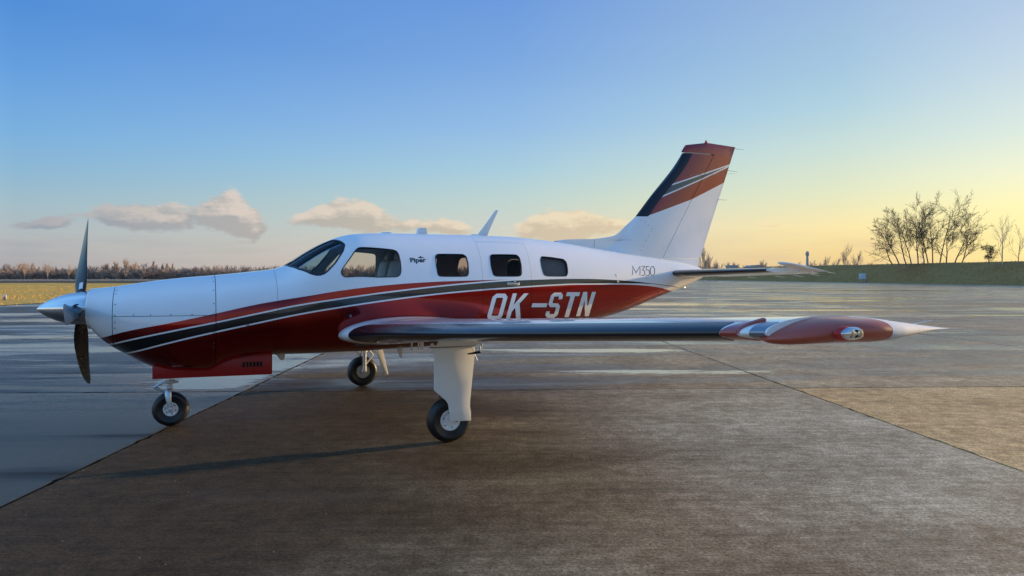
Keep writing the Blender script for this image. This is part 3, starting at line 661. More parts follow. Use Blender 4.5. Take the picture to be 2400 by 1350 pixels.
for _ in range(15000):
    y = r2.uniform(100, 330); x = r2.uniform(92.6, 101.2); i_ = 0
    while prof[i_+1][0] < x: i_ += 1
    t = (x-prof[i_][0])/(prof[i_+1][0]-prof[i_][0]); k = 1+max(0, min(1, (y-139)/125))*.19; z = (prof[i_][1]+(prof[i_+1][1]-prof[i_][1])*t)*k
    h = r2.uniform(.08, .3)*(1 if r2.random() < .9 else 1.6); a = r2.uniform(0, PI); w2 = h*.5
    bm.faces.new([bm.verts.new((x+dx*math.cos(a)*w2, y+dx*math.sin(a)*w2, z+dz)) for dx, dz in ((-.5, -.15), (.5, -.15), (r2.uniform(-.7, .7), h))])
tag(bm_obj('embankment_weeds', bm, M['bank'], None, smooth=False, fixn=False), 'rough dark weeds and grass covering the slope of the embankment', 'weeds', kind='stuff')
# ================================================================ the airplane
YAW = .424; PX, PY = -1.366, 8.412
plane = thing('airplane', 'white and red single propeller airplane with four cabin windows parked on the wet concrete', 'airplane', (PX, PY, 0), PI+YAW)
pi2 = PI/2
def phz(x, z):
    zt, zb, w, n, zm = sec(x); hh = (zt-zm) if z > zm else (zm-zb)
    return math.copysign(math.asin(min(1, abs(z-zm)/hh)**(n/2)), z-zm)
def skin(name, x0, x1, p0, p1, thick=.02, closed=False, mat='livery', cuts=(), dx=.035):
    if callable(p0) or callable(p1):
        xs0 = p0, p1
        bm = skin_bm(x0, x1, 0, 1, thick, False, dx, 57.3/max(4, 60))    # unit range remapped below
        bm.free(); bm = bmesh.new()
        nx = max(1, round(abs(x1-x0)/dx)); N = 60; O = []; I = []
        for i in range(nx+1):
            x = x0+(x1-x0)*i/nx; a = p0(x) if callable(p0) else p0; b = p1(x) if callable(p1) else p1; ro = []; ri = []
            for k in range(N+1):
                q = S(x, a+(b-a)*k/N); g_ = grad(q); ro.append(bm.verts.new(q)); ri.append(bm.verts.new((q.x, q.y-g_.y*thick, q.z-g_.z*thick)))
            O.append(ro); I.append(ri)
        for i in range(nx):
            for k in range(N):
                bm.faces.new((O[i][k], O[i][k+1], O[i+1][k+1], O[i+1][k])); bm.faces.new((I[i][k], I[i+1][k], I[i+1][k+1], I[i][k+1]))
            bm.faces.new((O[i][0], O[i+1][0], I[i+1][0], I[i][0])); bm.faces.new((O[i][N], I[i][N], I[i+1][N], O[i+1][N]))
        for k in range(N):
            bm.faces.new((O[0][k], I[0][k], I[0][k+1], O[0][k+1])); bm.faces.new((O[nx][k], O[nx][k+1], I[nx][k+1], I[nx][k]))
        bmesh.ops.recalc_face_normals(bm, faces=bm.faces)
    else:
        bm = skin_bm(x0, x1, p0, p1, thick, closed, dx)
    o = bm_obj(name, bm, M[mat], plane, sharp=35)
    if cuts: apply_cuts(o, cuts)
    o.data.polygons.foreach_set('use_smooth', [True]*len(o.data.polygons))
    bake_normals(o.data)
    return o
# windows: outlines in (x, section angle)
OUT = {k: smooth_outline(v, 72) for k, v in (('WSHIELD', WSHIELD), ('WIN0', WIN0), ('WIN1', WIN1), ('WIN2', WIN2), ('WIN3', WIN3))}
cutters = {}
for k, o_ in OUT.items():
    for sd in (1, -1):
        cutters[k, sd] = patch('cutter', scaled(o_, 1, .002), .06, -.16, None, plane, sd, rings=5)
allc = lambda *ks: [cutters[k, s] for k in ks for s in (1, -1)]
G = .003
full = 2*PI
ring_ = skin('cowl_ring', 3.150, 2.934+G, 0, full, .025, True)
HJ = 1.178
skin('upper_cowling', 2.934-G, 2.012+G, lambda x: phz(x, HJ+.0025), lambda x: PI-phz(x, HJ+.0025), .02)
skin('lower_cowling', 2.934-G, 2.012+G, lambda x: PI-phz(x, HJ-.0025), lambda x: 2*PI+phz(x, HJ-.0025), .02)
skin('forward_fuselage', 2.012-G, 1.425+G*.5, 0, full, .02, True)
skin('cabin_shell', 1.425-G*.5, -.848+G*.5, 0, full, .035, True, cuts=allc('WSHIELD', 'WIN0', 'WIN1'))
DZ = 1.412
ptop = phz(-1.17, 1.975)
pbt = phz(-1.17, .90)
skin('upper_cabin_door', -.848-G*.5, -1.493+G*.5, lambda x: phz(x, DZ+.0015), lambda x: ptop, .035, cuts=allc('WIN2'))
skin('lower_cabin_door', -.848-G*.5, -1.493+G*.5, lambda x: pbt, lambda x: phz(x, DZ-.0015), .035)
skin('door_frame_shell', -.848-G*.5, -1.493+G*.5, ptop+.004, 2*PI+pbt-.004, .035, cuts=allc('WIN2'))
skin('rear_fuselage', -1.493-G*.5, -4.48, 0, full, .03, True, cuts=allc('WIN3'))
for c_ in cutters.values(): bpy.data.objects.remove(c_)
# nose face behind the spinner with two intake mouths
lathe('cowl_face', [(.02, 3.10), (.10, 3.11), (.165, 3.10)], M['dark'], plane, 40, (0, 0, 1.245), 'X')
n_ = 60; lip = []
def lip_ring(x, k, zc=1.25): return [Vector((x, S(3.150, 2*PI*i/n_).y*k, zc+(S(3.150, 2*PI*i/n_).z-zc)*k)) for i in range(n_)]
vs, fs = [], []
LR = [(3.150, 1.0), (3.165, .985), (3.173, .95), (3.172, .88), (3.150, .82), (3.10, .80)]
for x_, k_ in LR: vs += lip_ring(x_, k_)
for j in range(len(LR)-1):
    for i in range(n_): fs.append((j*n_+i, j*n_+(i+1) % n_, (j+1)*n_+(i+1) % n_, (j+1)*n_+i))
o = mesh_obj('intake_lip', vs, fs, M['gloss_white'], plane)
# spinner
SPZ = 1.246; pr_ = [(.001, 3.622), (.012, 3.614), (.032, 3.597), (.057, 3.566), (.082, 3.526), (.111, 3.468), (.136, 3.400), (.155, 3.322), (.167, 3.25), (.171, 3.215), (.172, 3.19)]
sp = lathe('spinner', pr_, M['alu'], plane, 64, (0, 0, SPZ), 'X')
lathe('spinner_backplate', [(.172, 3.188), (.174, 3.186), (.174, 3.176), (.12, 3.174)], M['steel'], plane, 48, (0, 0, SPZ), 'X')
# propeller blades
def blade(ang):
    rs = [.06, .12, .17, .22, .30, .42, .55, .68, .80, .90, .97, 1.005, 1.02]
    ch = curve([(.06, .085), (.12, .09), (.17, .10), (.25, .135), (.40, .170), (.6, .170), (.8, .145), (.92, .105), (.99, .055), (1.02, .008)])
    th = curve([(.06, .085), (.12, .08), (.17, .06), (.25, .036), (.40, .026), (.7, .015), (1.02, .004)])
    tw = curve([(.06, 60), (.17, 58), (.30, 50), (.5, 36), (.75, 25), (1.02, 18)])
    swp = curve([(.06, 0), (.5, -.02), (.8, 0), (1.02, .06)])
    bm = bmesh.new(); rings = []; N = 22
    for r in rs:
        c_, t_, b = ch(r), th(r), R(tw(r)); ring = []
        for k in range(N):
            a = 2*PI*k/N; u = math.cos(a)*c_/2+swp(r); v = math.sin(a)*t_/2*(1 if r < .2 else (1+.5*math.cos(a))*.8)
            # chord direction mixes rotation plane (Y) and the shaft (X)
            ring.append(bm.verts.new((-u*math.sin(b)+v*math.cos(b), u*math.cos(b)+v*math.sin(b), r)))
        rings.append(ring)
    for a, b in zip(rings, rings[1:]):
        for k in range(N): bm.faces.new((a[k], a[(k+1) % N], b[(k+1) % N], b[k]))
    bm.faces.new(rings[0]); bm.faces.new(rings[-1])
    bmesh.ops.transform(bm, matrix=Matrix.Translation((3.255, 0, SPZ)) @ Matrix.Rotation(ang, 4, 'X'), verts=bm.verts)
    o = bm_obj('propeller_blade', bm, M['blade'], plane, sharp=60)
    col = lathe('blade_cuff', [(.050, .10), (.058, .105), (.058, .158), (.050, .160)], M['black'], None, 24, (0, 0, 0), 'Z')
    col.data.transform(Matrix.Translation((3.255, 0, SPZ)) @ Matrix.Rotation(ang, 4, 'X')); col.parent = o
    return o
PA = R(-90)
bl = [blade(PA-R(2)), blade(PA+R(118)), blade(PA-R(122))]
# white sticker on the blade that stands up
top_b = bl[1]
st_m = Matrix.Translation((3.255, 0, SPZ)) @ Matrix.Rotation(PA+R(118), 4, 'X')
bb_ = R(53); bm = bmesh.new()
vs = [bm.verts.new(Vector((-u*math.sin(bb_)+.030*math.cos(bb_), u*math.cos(bb_)+.030*math.sin(bb_), r))) for u, r in ((-.004, .205), (.032, .205), (.036, .275), (.0, .275))]
v2 = [bm.verts.new(v.co-Vector((math.cos(bb_), math.sin(bb_), 0))*.012) for v in vs]
bm.faces.new(vs); bm.faces.new(v2[::-1])
for i in range(4): bm.faces.new((vs[i], v2[i], v2[(i+1) % 4], vs[(i+1) % 4]))
bmesh.ops.transform(bm, matrix=st_m, verts=bm.verts); bm_obj('blade_sticker', bm, M['decal'], bl[1])
top_b = bl[1] if (Matrix.Rotation(PA+R(118), 3, 'X') @ Vector((0, 0, 1))).z > 0 else bl[2]

# window panes and seals
for k, o_ in OUT.items():
    for sd in (1, -1):
        gm_ = {'WSHIELD': 'glass_shield', 'WIN0': 'glass'}.get(k, 'glass_dark')
        nm_ = {'WSHIELD': 'windshield_pane', 'WIN0': 'cockpit_window_pane'}.get(k, 'cabin_window_pane')
        p_ = patch(nm_, scaled(o_, 1, .001), -.007, -.012, M[gm_], plane, sd)
        gr = .018 if k == 'WSHIELD' else .0045
        rim('window_seal', scaled(o_, 1, -.012 if k == 'WSHIELD' else -.006), scaled(o_, 1, gr*.45), .0022, -.016, M['black'], p_, sd)
for sd in (1, -1): patch('window_shade', scaled(OUT['WIN3'], 1, .010), -.050, -.054, M['shade'], plane, sd)
# windshield centre post
pp = [(x, TC(x)) for x in [1.31, 1.2, 1.1, 1.0, .9, .8, .72, .66]]
bm = bmesh.new()
for i_, (x, z) in enumerate(pp):
    r_ = [bm.verts.new((x, y, z+dz)) for y, dz in ((-.028, -.002), (.028, -.002), (.028, -.03), (-.028, -.03))]
    if i_:
        for k in range(4): bm.faces.new((q_[k], q_[(k+1) % 4], r_[(k+1) % 4], r_[k]))
    else: bm.faces.new(r_)
    q_ = r_
bm.faces.new(q_[::-1]); bm_obj('windshield_post', bm, M['black'], plane)

# cabin interior
box('cabin_floor', (-2.3, -.36, .93), (1.3, .36, .96), M['trim'], plane)
vs = [S(-2.26, 2*PI*i/40, -.045) for i in range(40)]
mesh_obj('rear_bulkhead', vs, [tuple(range(40))], M['lining'], plane, smooth=False)
box('instrument_panel', (1.00, -.53, 1.02), (1.12, .53, 1.46), M['dark'], plane, .02)
bm = bmesh.new(); bm_box(bm, (1.0, -.50, 1.46), (1.42, .50, 1.50), .01); bm_obj('glareshield', bm, M['dark'], plane)
def seat(x, y, face=1, s=1.0):
    st = bpy.data.objects.new('seat', None); link(st, plane); st.location = (x, y, .80); st.rotation_euler = (0, 0, 0 if face > 0 else PI)
    box('cushion', (-.24, -.22, .28), (.24, .22, .42), M['seat'], st, .05)
    mt = Matrix.Translation((-.22, 0, .40)) @ Matrix.Rotation(R(-14), 4, 'Y')
    box('backrest', (-.07, -.22, 0), (.06, .22, .58), M['seat'], st, .05, mt)
    box('headrest', (-.05, -.13, .56), (.05, .13, .74), M['seat'], st, .04, mt)
    box('seat_base', (-.2, -.18, 0), (.2, .18, .28), M['trim'], st, .01)
for x, y, f_ in ((.40, .25, 1), (.40, -.25, 1), (-.42, .25, -1), (-.42, -.25, -1), (-1.50, .23, 1), (-1.50, -.23, 1)): seat(x, y, f_)
tube('control_yoke', [(1.0, .27, 1.28), (.86, .27, 1.28), (.86, .27, 1.30)], .018, M['trim'], plane)

# lettering
for ch, polys in REG.items():
    nm = {'-': 'registration_dash'}.get(ch, 'registration_letter')
    print_flat('letter_shadow', polys, M['decalblack'], plane, .0012, (-.014, -.012))
    print_flat(nm, polys, M['decal'], plane, .0026)
    print_flat('letter_shadow', [[(2*-1.65-x+0, z) for x, z in p] for p in polys], M['decalblack'], plane, .0012, (.014, -.012), side=-1)
    print_flat(nm, [[(2*-1.65-x+0, z) for x, z in p] for p in polys], M['decal'], plane, .0026, side=-1)
for ch, polys in MODEL.items(): print_flat('model_mark_character', polys, M['decalblack'], plane, .0014)
def text_curve(body, mp, off=.0014, bold=.02):
    cu = bpy.data.curves.new('text', 'FONT'); cu.body = body; cu.size = 1.0; cu.offset = bold; cu.resolution_u = 4
    return flat_from_curve('maker_name', cu, M['decalblack'], plane, off, .03, 1, mp)
text_curve('Piper', lambda u, v: (.012-u/2.35*.206, 1.7255+v*.072+u/2.35*.004), bold=.032)
tri = [[(-.085, 1.7745), (-.124, 1.800), (-.134, 1.774)], [(-.129, 1.7905), (-.166, 1.7745), (-.139, 1.774)]]
print_flat('maker_emblem', tri, M['decalblack'], plane, .0014)

# door handle, fasteners, small ports
def on_skin(x, z, off=0.0, sd=1):
    v = Vector((x, sd*ysurf(x, z), z)); g_ = grad(v); return v+g_*off, g_
v, g_ = on_skin(-1.24, 1.478, .004)
mt = Matrix.Translation(v) @ g_.to_track_quat('Z', 'Y').to_matrix().to_4x4()
def local_box(name, v, nrm, sx, sz, th, mat, par, bev, roll=0.0):
    # box whose local X follows the fuselage axis
    X_ = Vector((1, 0, 0)); X_ = (X_-nrm*X_.dot(nrm)).normalized(); Y_ = nrm.cross(X_)
    mt = Matrix((X_, Y_, nrm)).transposed().to_4x4(); mt = Matrix.Translation(v) @ mt @ Matrix.Rotation(roll, 4, 'Z')
    return box(name, (-sx/2, -sz/2, -th/2), (sx/2, sz/2, th/2), mat, par, bev, mt)
hp = local_box('handle_plate', v, g_, .160, .036, .006, M['steel'], plane, .0025, R(-4))
v2, _ = on_skin(-1.25, 1.479, .012); local_box('door_handle', v2, g_, .13, .018, .008, M['steel'], hp, .003, R(-6))
v2, _ = on_skin(-1.262, 1.505, .006); local_box('lock_button', v2, g_, .022, .014, .006, M['alu'], hp, .002)
def studs(name, pts, r=.0065, mat='rivet', sd=1, par=None):
    bm = bmesh.new()
    for x, z in pts:
        v, nn = on_skin(x, z, 0, sd); q = nn.to_track_quat('Z', 'Y').to_matrix().to_4x4()
        bmesh.ops.create_cone(bm, cap_ends=True, segments=10, radius1=r, radius2=r*.7, depth=.004, matrix=Matrix.Translation(v+nn*.001) @ q)
    o = bm_obj(name, bm, M[mat], par or plane); return tag(o, kind='stuff')
studs('cowling_fasteners', [(2.912, z) for z in (1.427, 1.395, 1.295, 1.190, 1.122, 1.066)]+[(2.032, z) for z in (1.554, 1.516, 1.425, 1.296, 1.190, 1.150, 1.129, 1.009, .901, .854)]+[(x, 1.190) for x in (2.75, 2.6, 2.42, 2.23)])
studs('window_rivets', [(.75-.045*i, 1.547) for i in range(13)]+[(-.86-.03*i, 1.985) for i in range(20)], .003)
studs('tail_rivets', [(-1.98-.05*i, 1.99-.0085*i+0*i) for i in range(0)]+[(-2.72-.10*i, TC(-2.72-.10*i)-.018) for i in range(12)], .004)
def port(name, x, z, r, mat, h=.006):
    v, nn = on_skin(x, z, 0); bm = bmesh.new()
    bmesh.ops.create_cone(bm, cap_ends=True, segments=16, radius1=r, radius2=r*.8, depth=h, matrix=Matrix.Translation(v+nn*h*.3) @ nn.to_track_quat('Z', 'Y').to_matrix().to_4x4())
    return bm_obj(name, bm, M[mat], plane)
port('sensor_dome', .685, 1.146, .018, 'steel', .02); port('drain_port', 1.714, 1.074, .014, 'steel', .01)
port('static_port', -2.832, 1.585, .022, 'white_satin', .004); port('inspection_cap', -2.84, 1.501, .020, 'steel', .012); port('static_port', -3.36, 1.545, .008, 'steel', .004)

# roof antennas
def blob_z(name, x, y, z, prof, mat, sx=1.0): # low turned shape on the roof
    o = lathe(name, prof, mat, plane, 28, (0, 0, 0), 'Z'); o.data.transform(Matrix.Translation((x, y, z)) @ Matrix.Scale(sx, 4, (1, 0, 0))); return o
blob_z('satellite_antenna', .135, 0, 2.070, [(.048, -.01), (.048, .012), (.040, .022), (.005, .026)], M['white'], 1.35)
blob_z('satellite_antenna', -.985, 0, 2.074, [(.045, -.01), (.044, .010), (.034, .020), (.004, .023)], M['white'], 1.2)
prism_y('radio_antenna', [(-.228, 2.06), (-.362, 2.06), (-.3515, 2.1526), (-.345, 2.156), (-.262, 2.154), (-.2551, 2.148)], -.035, .035, M['white_satin'], plane, .006)
prism_y('blade_antenna', [(-1.02, 2.06), (-1.15, 2.065), (-1.178, 2.14), (-1.3027, 2.4000), (-1.297, 2.408), (-1.272, 2.408), (-1.262, 2.398), (-1.09, 2.17), (-1.045, 2.12)], -.009, .009, M['white_satin'], plane, .003)
prism_y('belly_antenna', [(1.42, .71), (1.285, .71), (1.290, .645), (1.300, .636), (1.330, .636), (1.342, .645), (1.37, .69)], -.02, .02, M['white_satin'], plane, .008)
prism_y('belly_antenna', [(.02, .74), (-.06, .74), (-.06, .60), (-.03, .60)], -.006, .006, M['white_satin'], plane, .002)
# tie-down ring under the tail
bm = bmesh.new(); bm_tube(bm, [(-4.205+.026*math.cos(a), 0, 1.402+.026*math.sin(a)) for a in [2*PI*i/16 for i in range(17)]], .004, 6, False); bm_obj('tie_down_ring', bm, M['steel'], plane)
# exhaust stubs and cooling lip under the cowling
tube('exhaust_pipe', [(2.2, -.17, .62), (2.12, -.19, .56), (2.02, -.20, .53)], [.032, .032, .034], M['steel'], plane, 14)

# ---------------------------------------------------------------- fin and rudder
def yt(t): return 5*(.2969*math.sqrt(max(t, 0))-.1260*t-.3516*t*t+.2843*t**3-.1036*t**4)   # half thickness for unit thickness/chord
zx = curve([(2.02, -2.05), (2.060, -2.30), (2.0745, -2.6996), (2.09, -2.84), (2.1292, -3.0378), (2.19, -3.130), (2.2629, -3.2106), (2.4045, -3.386), (2.55, -3.510), (3.3465, -4.1897), (3.44, -4.225), (3.4609, -4.2426)])
fle = lambda z: zx(z)
rle = lambda z: -3.386-(z-2.4045)*.853       # straight leading edge carried down to the root
fte = lambda z: -4.4955-(z-1.8229)*.3934
fhg = lambda z: -3.8031-(z-1.8459)*.6144
def fin_half(x, z):
    a, b = rle(z), fte(z); t = (a-x)/(a-b); c = a-b
    base = yt(min(1, max(0, t)))*.105*c if t > 0 else 0
    d = (fle(z)-x); dors = .016*math.sqrt(min(1, max(0, d)/.06)) if t < .35 else 0
    return max(base, dors, .0015 if d > .004 else 0.0004)
def fin_body(name, zs, xa, xb, mat, off=0.0, nx=26, par=None, power=1.6):
    bm = bmesh.new(); V = {}
    for i, z in enumerate(zs):
        a, b = xa(z), xb(z)
        for k in range(nx+1):
            x = a+(b-a)*(k/nx)**power; y = fin_half(x, z)+off
            for sd in (1, -1): V[i, k, sd] = bm.verts.new((x, y*sd, z))
    for i in range(len(zs)-1):
        for k in range(nx):
            bm.faces.new((V[i, k, 1], V[i, k+1, 1], V[i+1, k+1, 1], V[i+1, k, 1])); bm.faces.new((V[i, k, -1], V[i+1, k, -1], V[i+1, k+1, -1], V[i, k+1, -1]))
    for i in range(len(zs)-1):
        for k in (0, nx): bm.faces.new((V[i, k, 1], V[i+1, k, 1], V[i+1, k, -1], V[i, k, -1]))
    for i in (0, len(zs)-1):
        for k in range(nx): bm.faces.new((V[i, k, 1], V[i, k, -1], V[i, k+1, -1], V[i, k+1, 1]))
    return bm_obj(name, bm, M[mat], par or plane, sharp=40)
def lin(a, b, n): return [a+(b-a)*i/n for i in range(n+1)]
CAPZ = 3.352
fin_body('tail_fairing', [1.56+.0443*i for i in range(7)], lambda z: -3.62, lambda z: -4.457-(z-1.692)*.30, 'gloss_white', nx=12, power=1.0)
ff = fin_body('fin', [1.72, 1.9, 2.02, 2.04, 2.055, 2.065, 2.0745, 2.082, 2.09, 2.10, 2.115, 2.13, 2.15, 2.17, 2.19]+lin(2.21, CAPZ-.012, 22), fle, lambda z: fhg(z)+.004, 'fin', nx=40)
fin_body('deicing_boot', lin(2.405, CAPZ-.013, 16), lambda z: fle(z)+.0025, lambda z: fle(z)-(.165-(z-2.405)*.03), 'boot', .0022, 12, ff, 2.0)
rud = fin_body('rudder', [1.832]+lin(1.86, CAPZ-.03, 12)+[CAPZ-.0005], lambda z: fhg(z)-.004, fte, 'fin', nx=20, power=1.0)
ctop = lambda x: 3.4609+(x+4.2426)*-.16 if x > -4.6122 else 3.5205+(x+4.6122)*.04
bm = bmesh.new(); V = []
for i in range(25):
    u = (i/24)**1.25; row = []
    for j in range(8):
        v = j/7; z = CAPZ+.0005+.12*v
        for _ in range(3):
            x = (-4.164-.0785*v**1.3)*(1-u)+fte(z)*u; z = CAPZ+.0005+v*(ctop(x)-CAPZ)
        y = max(.0016, fin_half(min(x, -4.18), CAPZ-.01)*(1 if u > .02 else .35))*math.sqrt(max(.02, 1-.93*v**4))
        row.append((bm.verts.new((x, y, z)), bm.verts.new((x, -y, z))))
    V.append(row)
for a, b in zip(V, V[1:]):
    for j in range(7):
        bm.faces.new((a[j][0], b[j][0], b[j+1][0], a[j+1][0])); bm.faces.new((a[j][1], a[j+1][1], b[j+1][1], b[j][1]))
    bm.faces.new((a[7][0], b[7][0], b[7][1], a[7][1])); bm.faces.new((a[0][0], a[0][1], b[0][1], b[0][0]))
for a in (V[0], V[-1]):
    for j in range(7): bm.faces.new((a[j][0], a[j+1][0], a[j+1][1], a[j][1]))
capo = bm_obj('rudder_cap', bm, M['fin'], plane, sharp=40)
lathe('beacon_light', [(.030, 3.500), (.028, 3.520), (.016, 3.532), (.012, 3.550), (.007, 3.558), (.001, 3.560)], M['lens'], plane, 20, (-4.61, 0, 0), 'Z')
def rod(name, a, b, r=.0035, mat='steel', par=None): return tube(name, [a, b], [r, r*.5], M[mat], par or plane, 6)
for a, b in (((-5.150, 0, 3.4743), (-5.327, 0, 3.4737)), ((-5.02, 0, 3.142), (-5.20, 0, 3.1326)), ((-4.82, 0, 2.701), (-5.0, 0, 2.702))): rod('static_wick', a, b)
for sd in (1, -1): rod('whip_antenna', (-4.2578, .055*sd, 3.0194), (-5.017, .16*sd, 3.0831-.01), .003, 'steel')
blob_ = lathe('antenna_mount', [(.012, -.01), (.010, .010), (.002, .014)], M['red'], plane, 12, (-4.2578, .05, 3.0194), 'Y')
bm = bmesh.new()
for (x, z) in [(-3.44, 2.345), (-3.50, 2.32), (-3.55, 2.28), (-3.60, 2.235), (-3.60, 2.20), (-3.54, 2.13), (-3.50, 2.06), (-3.46, 1.99), (-3.42, 1.93)]+[(-2.71, 2.055-.02*i) for i in range(5)]:
    y = fin_half(x, z)
    bmesh.ops.create_cone(bm, cap_ends=True, segments=8, radius1=.006, radius2=.004, depth=.004, matrix=Matrix.Translation((x, y+.001, z)) @ Matrix.Rotation(R(-90), 4, 'X'))
tag(bm_obj('fin_fasteners', bm, M['rivet'], ff), kind='stuff')

# ---------------------------------------------------------------- wings
WS = [(.40, .815, -1.45, .930, .305), (.66, .780, -1.42, .938, .295), (.80, .715, -1.40, .950, .262), (1.0, .665, -1.36, .966, .240), (1.5, .625, -1.26, 1.008, .218), (2, .60, -1.16, 1.046, .20), (4, .48, -.80, 1.192, .147), (6.0, .37, -.52, 1.340, .096), (6.32, .352, -.49, 1.364, .088)]
wf = [curve([(r[0], r[i]) for r in WS]) for i in (1, 2, 3, 4)]
def wing_pt(s, t, up, off=0.0, sd=1):
    le, te, zm, th = (f_(s) for f_ in wf); c = le-te; h = yt(t)*th
    return Vector((le-t*c+(off if t < .004 else 0), sd*s, zm+th*.10*math.sin(PI*min(1, t*1.1))+(1 if up else -1)*(h*(1.08 if up else .92)+off)-.0*c))
def loft_piece(name, ss, t0, t1, mat, par, pt=wing_pt, off=0.0, sd=1, nt=16, pw=1.0, capi=True):
    bm = bmesh.new(); rings = []
    ts = [t0+(t1-t0)*(k/nt)**pw for k in range(nt+1)]
    for s in ss:
        up = [pt(s, t, True, off, sd) for t in reversed(ts)]; lo = [pt(s, t, False, off, sd) for t in ts]
        if t0 <= 0: lo = lo[1:]
        rings.append([bm.verts.new(p) for p in up+lo])
    n = len(rings[0])
    for a, b in zip(rings, rings[1:]):
        for k in range(n): bm.faces.new((a[k], a[(k+1) % n], b[(k+1) % n], b[k]))
    bm.faces.new(rings[0][::-1]); bm.faces.new(rings[-1])
    return bm_obj(name, bm, M[mat], par, sharp=40)
for sd in (1, -1):
    wg = loft_piece('wing', [.40, .5, .6, .66, .7, .75, .80, .85, .9, 1.0, 1.15, 1.3, 1.5, 2, 2.5, 3, 3.5, 4, 4.5, 5, 5.5, 6, 6.31], 0, .74, 'gloss_white', plane, sd=sd, nt=26, pw=2.0)
    loft_piece('flap', [.75, 1.5, 2, 3, 3.68], .745, .998, 'gloss_white', wg, sd=sd, nt=6)
    loft_piece('aileron', [3.70, 4.5, 5.5, 6.05], .745, .998, 'gloss_white', wg, sd=sd, nt=6)
    # rubber boot: rounded at its root end, so start thinner there
    def boot_pt(s, t, up, off, sd_):
        k = 1.0 if s > .93 else math.sqrt(max(.02, 1-((.93-s)/.17)**2)); return wing_pt(s, t*k, up, off, sd_)
    loft_piece('deicing_boot', [.762, .768, .78, .80, .83, .87, .93, 1.1, 1.5, 2, 2.5, 3, 3.5, 4, 4.5, 5, 5.5, 6.075], 0, .085, 'boot', wg, boot_pt, .0025, sd, 14, 2.0)
    def band_pt(s, t, up, off, sd_): return wing_pt(s+(.075*(t/.09) if s < 6.11 else .05*(t/.09)), t, up, off, sd_)
    loft_piece('red_band', [6.08, 6.12, 6.165], 0, .085, 'gloss_red', wg, band_pt, .003, sd, 14, 2.0)
    bm = bmesh.new(); prev = None      # raised fence along the band
    for k in range(15):
        t = .10*(k/14)**1.6; s_ = 6.167+.045*(t/.10); a = wing_pt(s_, t, True, .0, sd); h_ = .002+.012*(k/14)
        nn = Vector((.5*(1-k/14), 0, 1)).normalized(); row = [bm.verts.new(a+Vector((0, d*sd, 0))+nn*hh) for d, hh in ((-.004, -.003), (-.004, h_), (.012, h_*.8), (.012, -.003))]
        if prev:
            for j in range(4): bm.faces.new((prev[j], prev[(j+1) % 4], row[(j+1) % 4], row[j]))
        else: bm.faces.new(row)
        prev = row
    bm.faces.new(prev[::-1]); bm_obj('stall_fence', bm, M['gloss_red'], wg)
    loft_piece('leading_edge_lens', [6.228, 6.26, 6.30], 0, .08, 'silver2', wg, wing_pt, .002, sd, 12, 2.0)
    # wingtip pod: red nose and white tail cone
    bx = curve([(.352, .012), (.335, .045), (.29, .09), (.22, .135), (.12, .178), (0, .198), (-.08, .196), (-.25, .158), (-.40, .115), (-.53, .085)])
    hx = curve([(.352, .006), (.335, .030), (.29, .056), (.22, .078), (.12, .090), (0, .090), (-.08, .083), (-.25, .053), (-.40, .026), (-.53, .003)])
    zc_ = curve([(.352, 1.340), (.29, 1.348), (.2, 1.362), (.1, 1.370), (-.08, 1.368), (-.53, 1.358)])
    def pod(name, xs, mat):
        bm = bmesh.new(); rr = []
        for x in xs:
            w_, h_ = bx(x), hx(x); ring = []
            for k in range(28):
                a = 2*PI*k/28; c_, s_ = math.cos(a), math.sin(a)
                if x < -.2: f_ = (x+.2)/-.33; inn = -.03*(1-f_)-(-w_+.012)*f_*1.0
                else: inn = -.03
                y = 6.30+(w_*abs(c_)**(.85-.4*min(1, max(0, (.25-x)/.25))*min(1, max(0, (x+.53)/.45))) if c_ > 0 else (inn if x >= -.2 else -.03*(1-f_)+(w_-.01)*f_)*abs(c_)**.85)
                ring.append(bm.verts.new((x, sd*y, zc_(x)+.5*h_*math.copysign(abs(s_)**.9, s_))))
            rr.append(ring)
        for a, b in zip(rr, rr[1:]):
            for k in range(28): bm.faces.new((a[k], a[(k+1) % 28], b[(k+1) % 28], b[k]))
        bm.faces.new(rr[0]); bm.faces.new(rr[-1][::-1]); return bm_obj(name, bm, M[mat], wg, sharp=45)
    pod('wingtip', [.352, .345, .335, .315, .29, .26, .22, .17, .12, .06, 0, -.03, -.052], 'pod_red')
    pod('wingtip_cone', [-.056, -.12, -.18, -.25, -.32, -.40, -.47, -.53], 'cone')
    yl = 6.30+bx(.12)-.006
    def egg(name, cx, cz, y, rx, ry, rz, mat, par):
        bm = bmesh.new(); bmesh.ops.create_uvsphere(bm, u_segments=24, v_segments=14, radius=1)
        bmesh.ops.transform(bm, matrix=Matrix.Translation((cx, sd*y, cz)) @ Matrix.Diagonal((rx, ry, rz, 1)), verts=bm.verts); return bm_obj(name, bm, M[mat], par)
    egg('light_recess', .150, 1.366, yl-.004, .052, .012, .0255, 'lens', wg)
    nl = egg('navigation_light', .118, 1.366, yl-.002, .068, .020, .0235, 'alu', wg)
    for q in range(3): box('light_element', (.128-.020*q, sd*(yl+.0145)-.003, 1.352), (.142-.020*q, sd*(yl+.0145)+.003, 1.380), M['dark' if q == 1 else 'steel'], nl, .001)
    rod('static_wick', (-.50, sd*6.22, 1.360), (-.66, sd*6.22, 1.378), .003, 'white_satin', wg)
    rod('static_wick', (-.60, sd*5.2, 1.27), (-.76, sd*5.2, 1.262), .003, 'steel', wg)
    # tail plane
    TS = [(.05, -3.86, -4.83, 1.610, .118), (.4, -3.855, -4.79, 1.616, .105), (2.03, -3.835, -4.62, 1.642, .060)]
    tf = [curve([(r[0], r[i]) for r in TS]) for i in (1, 2, 3, 4)]
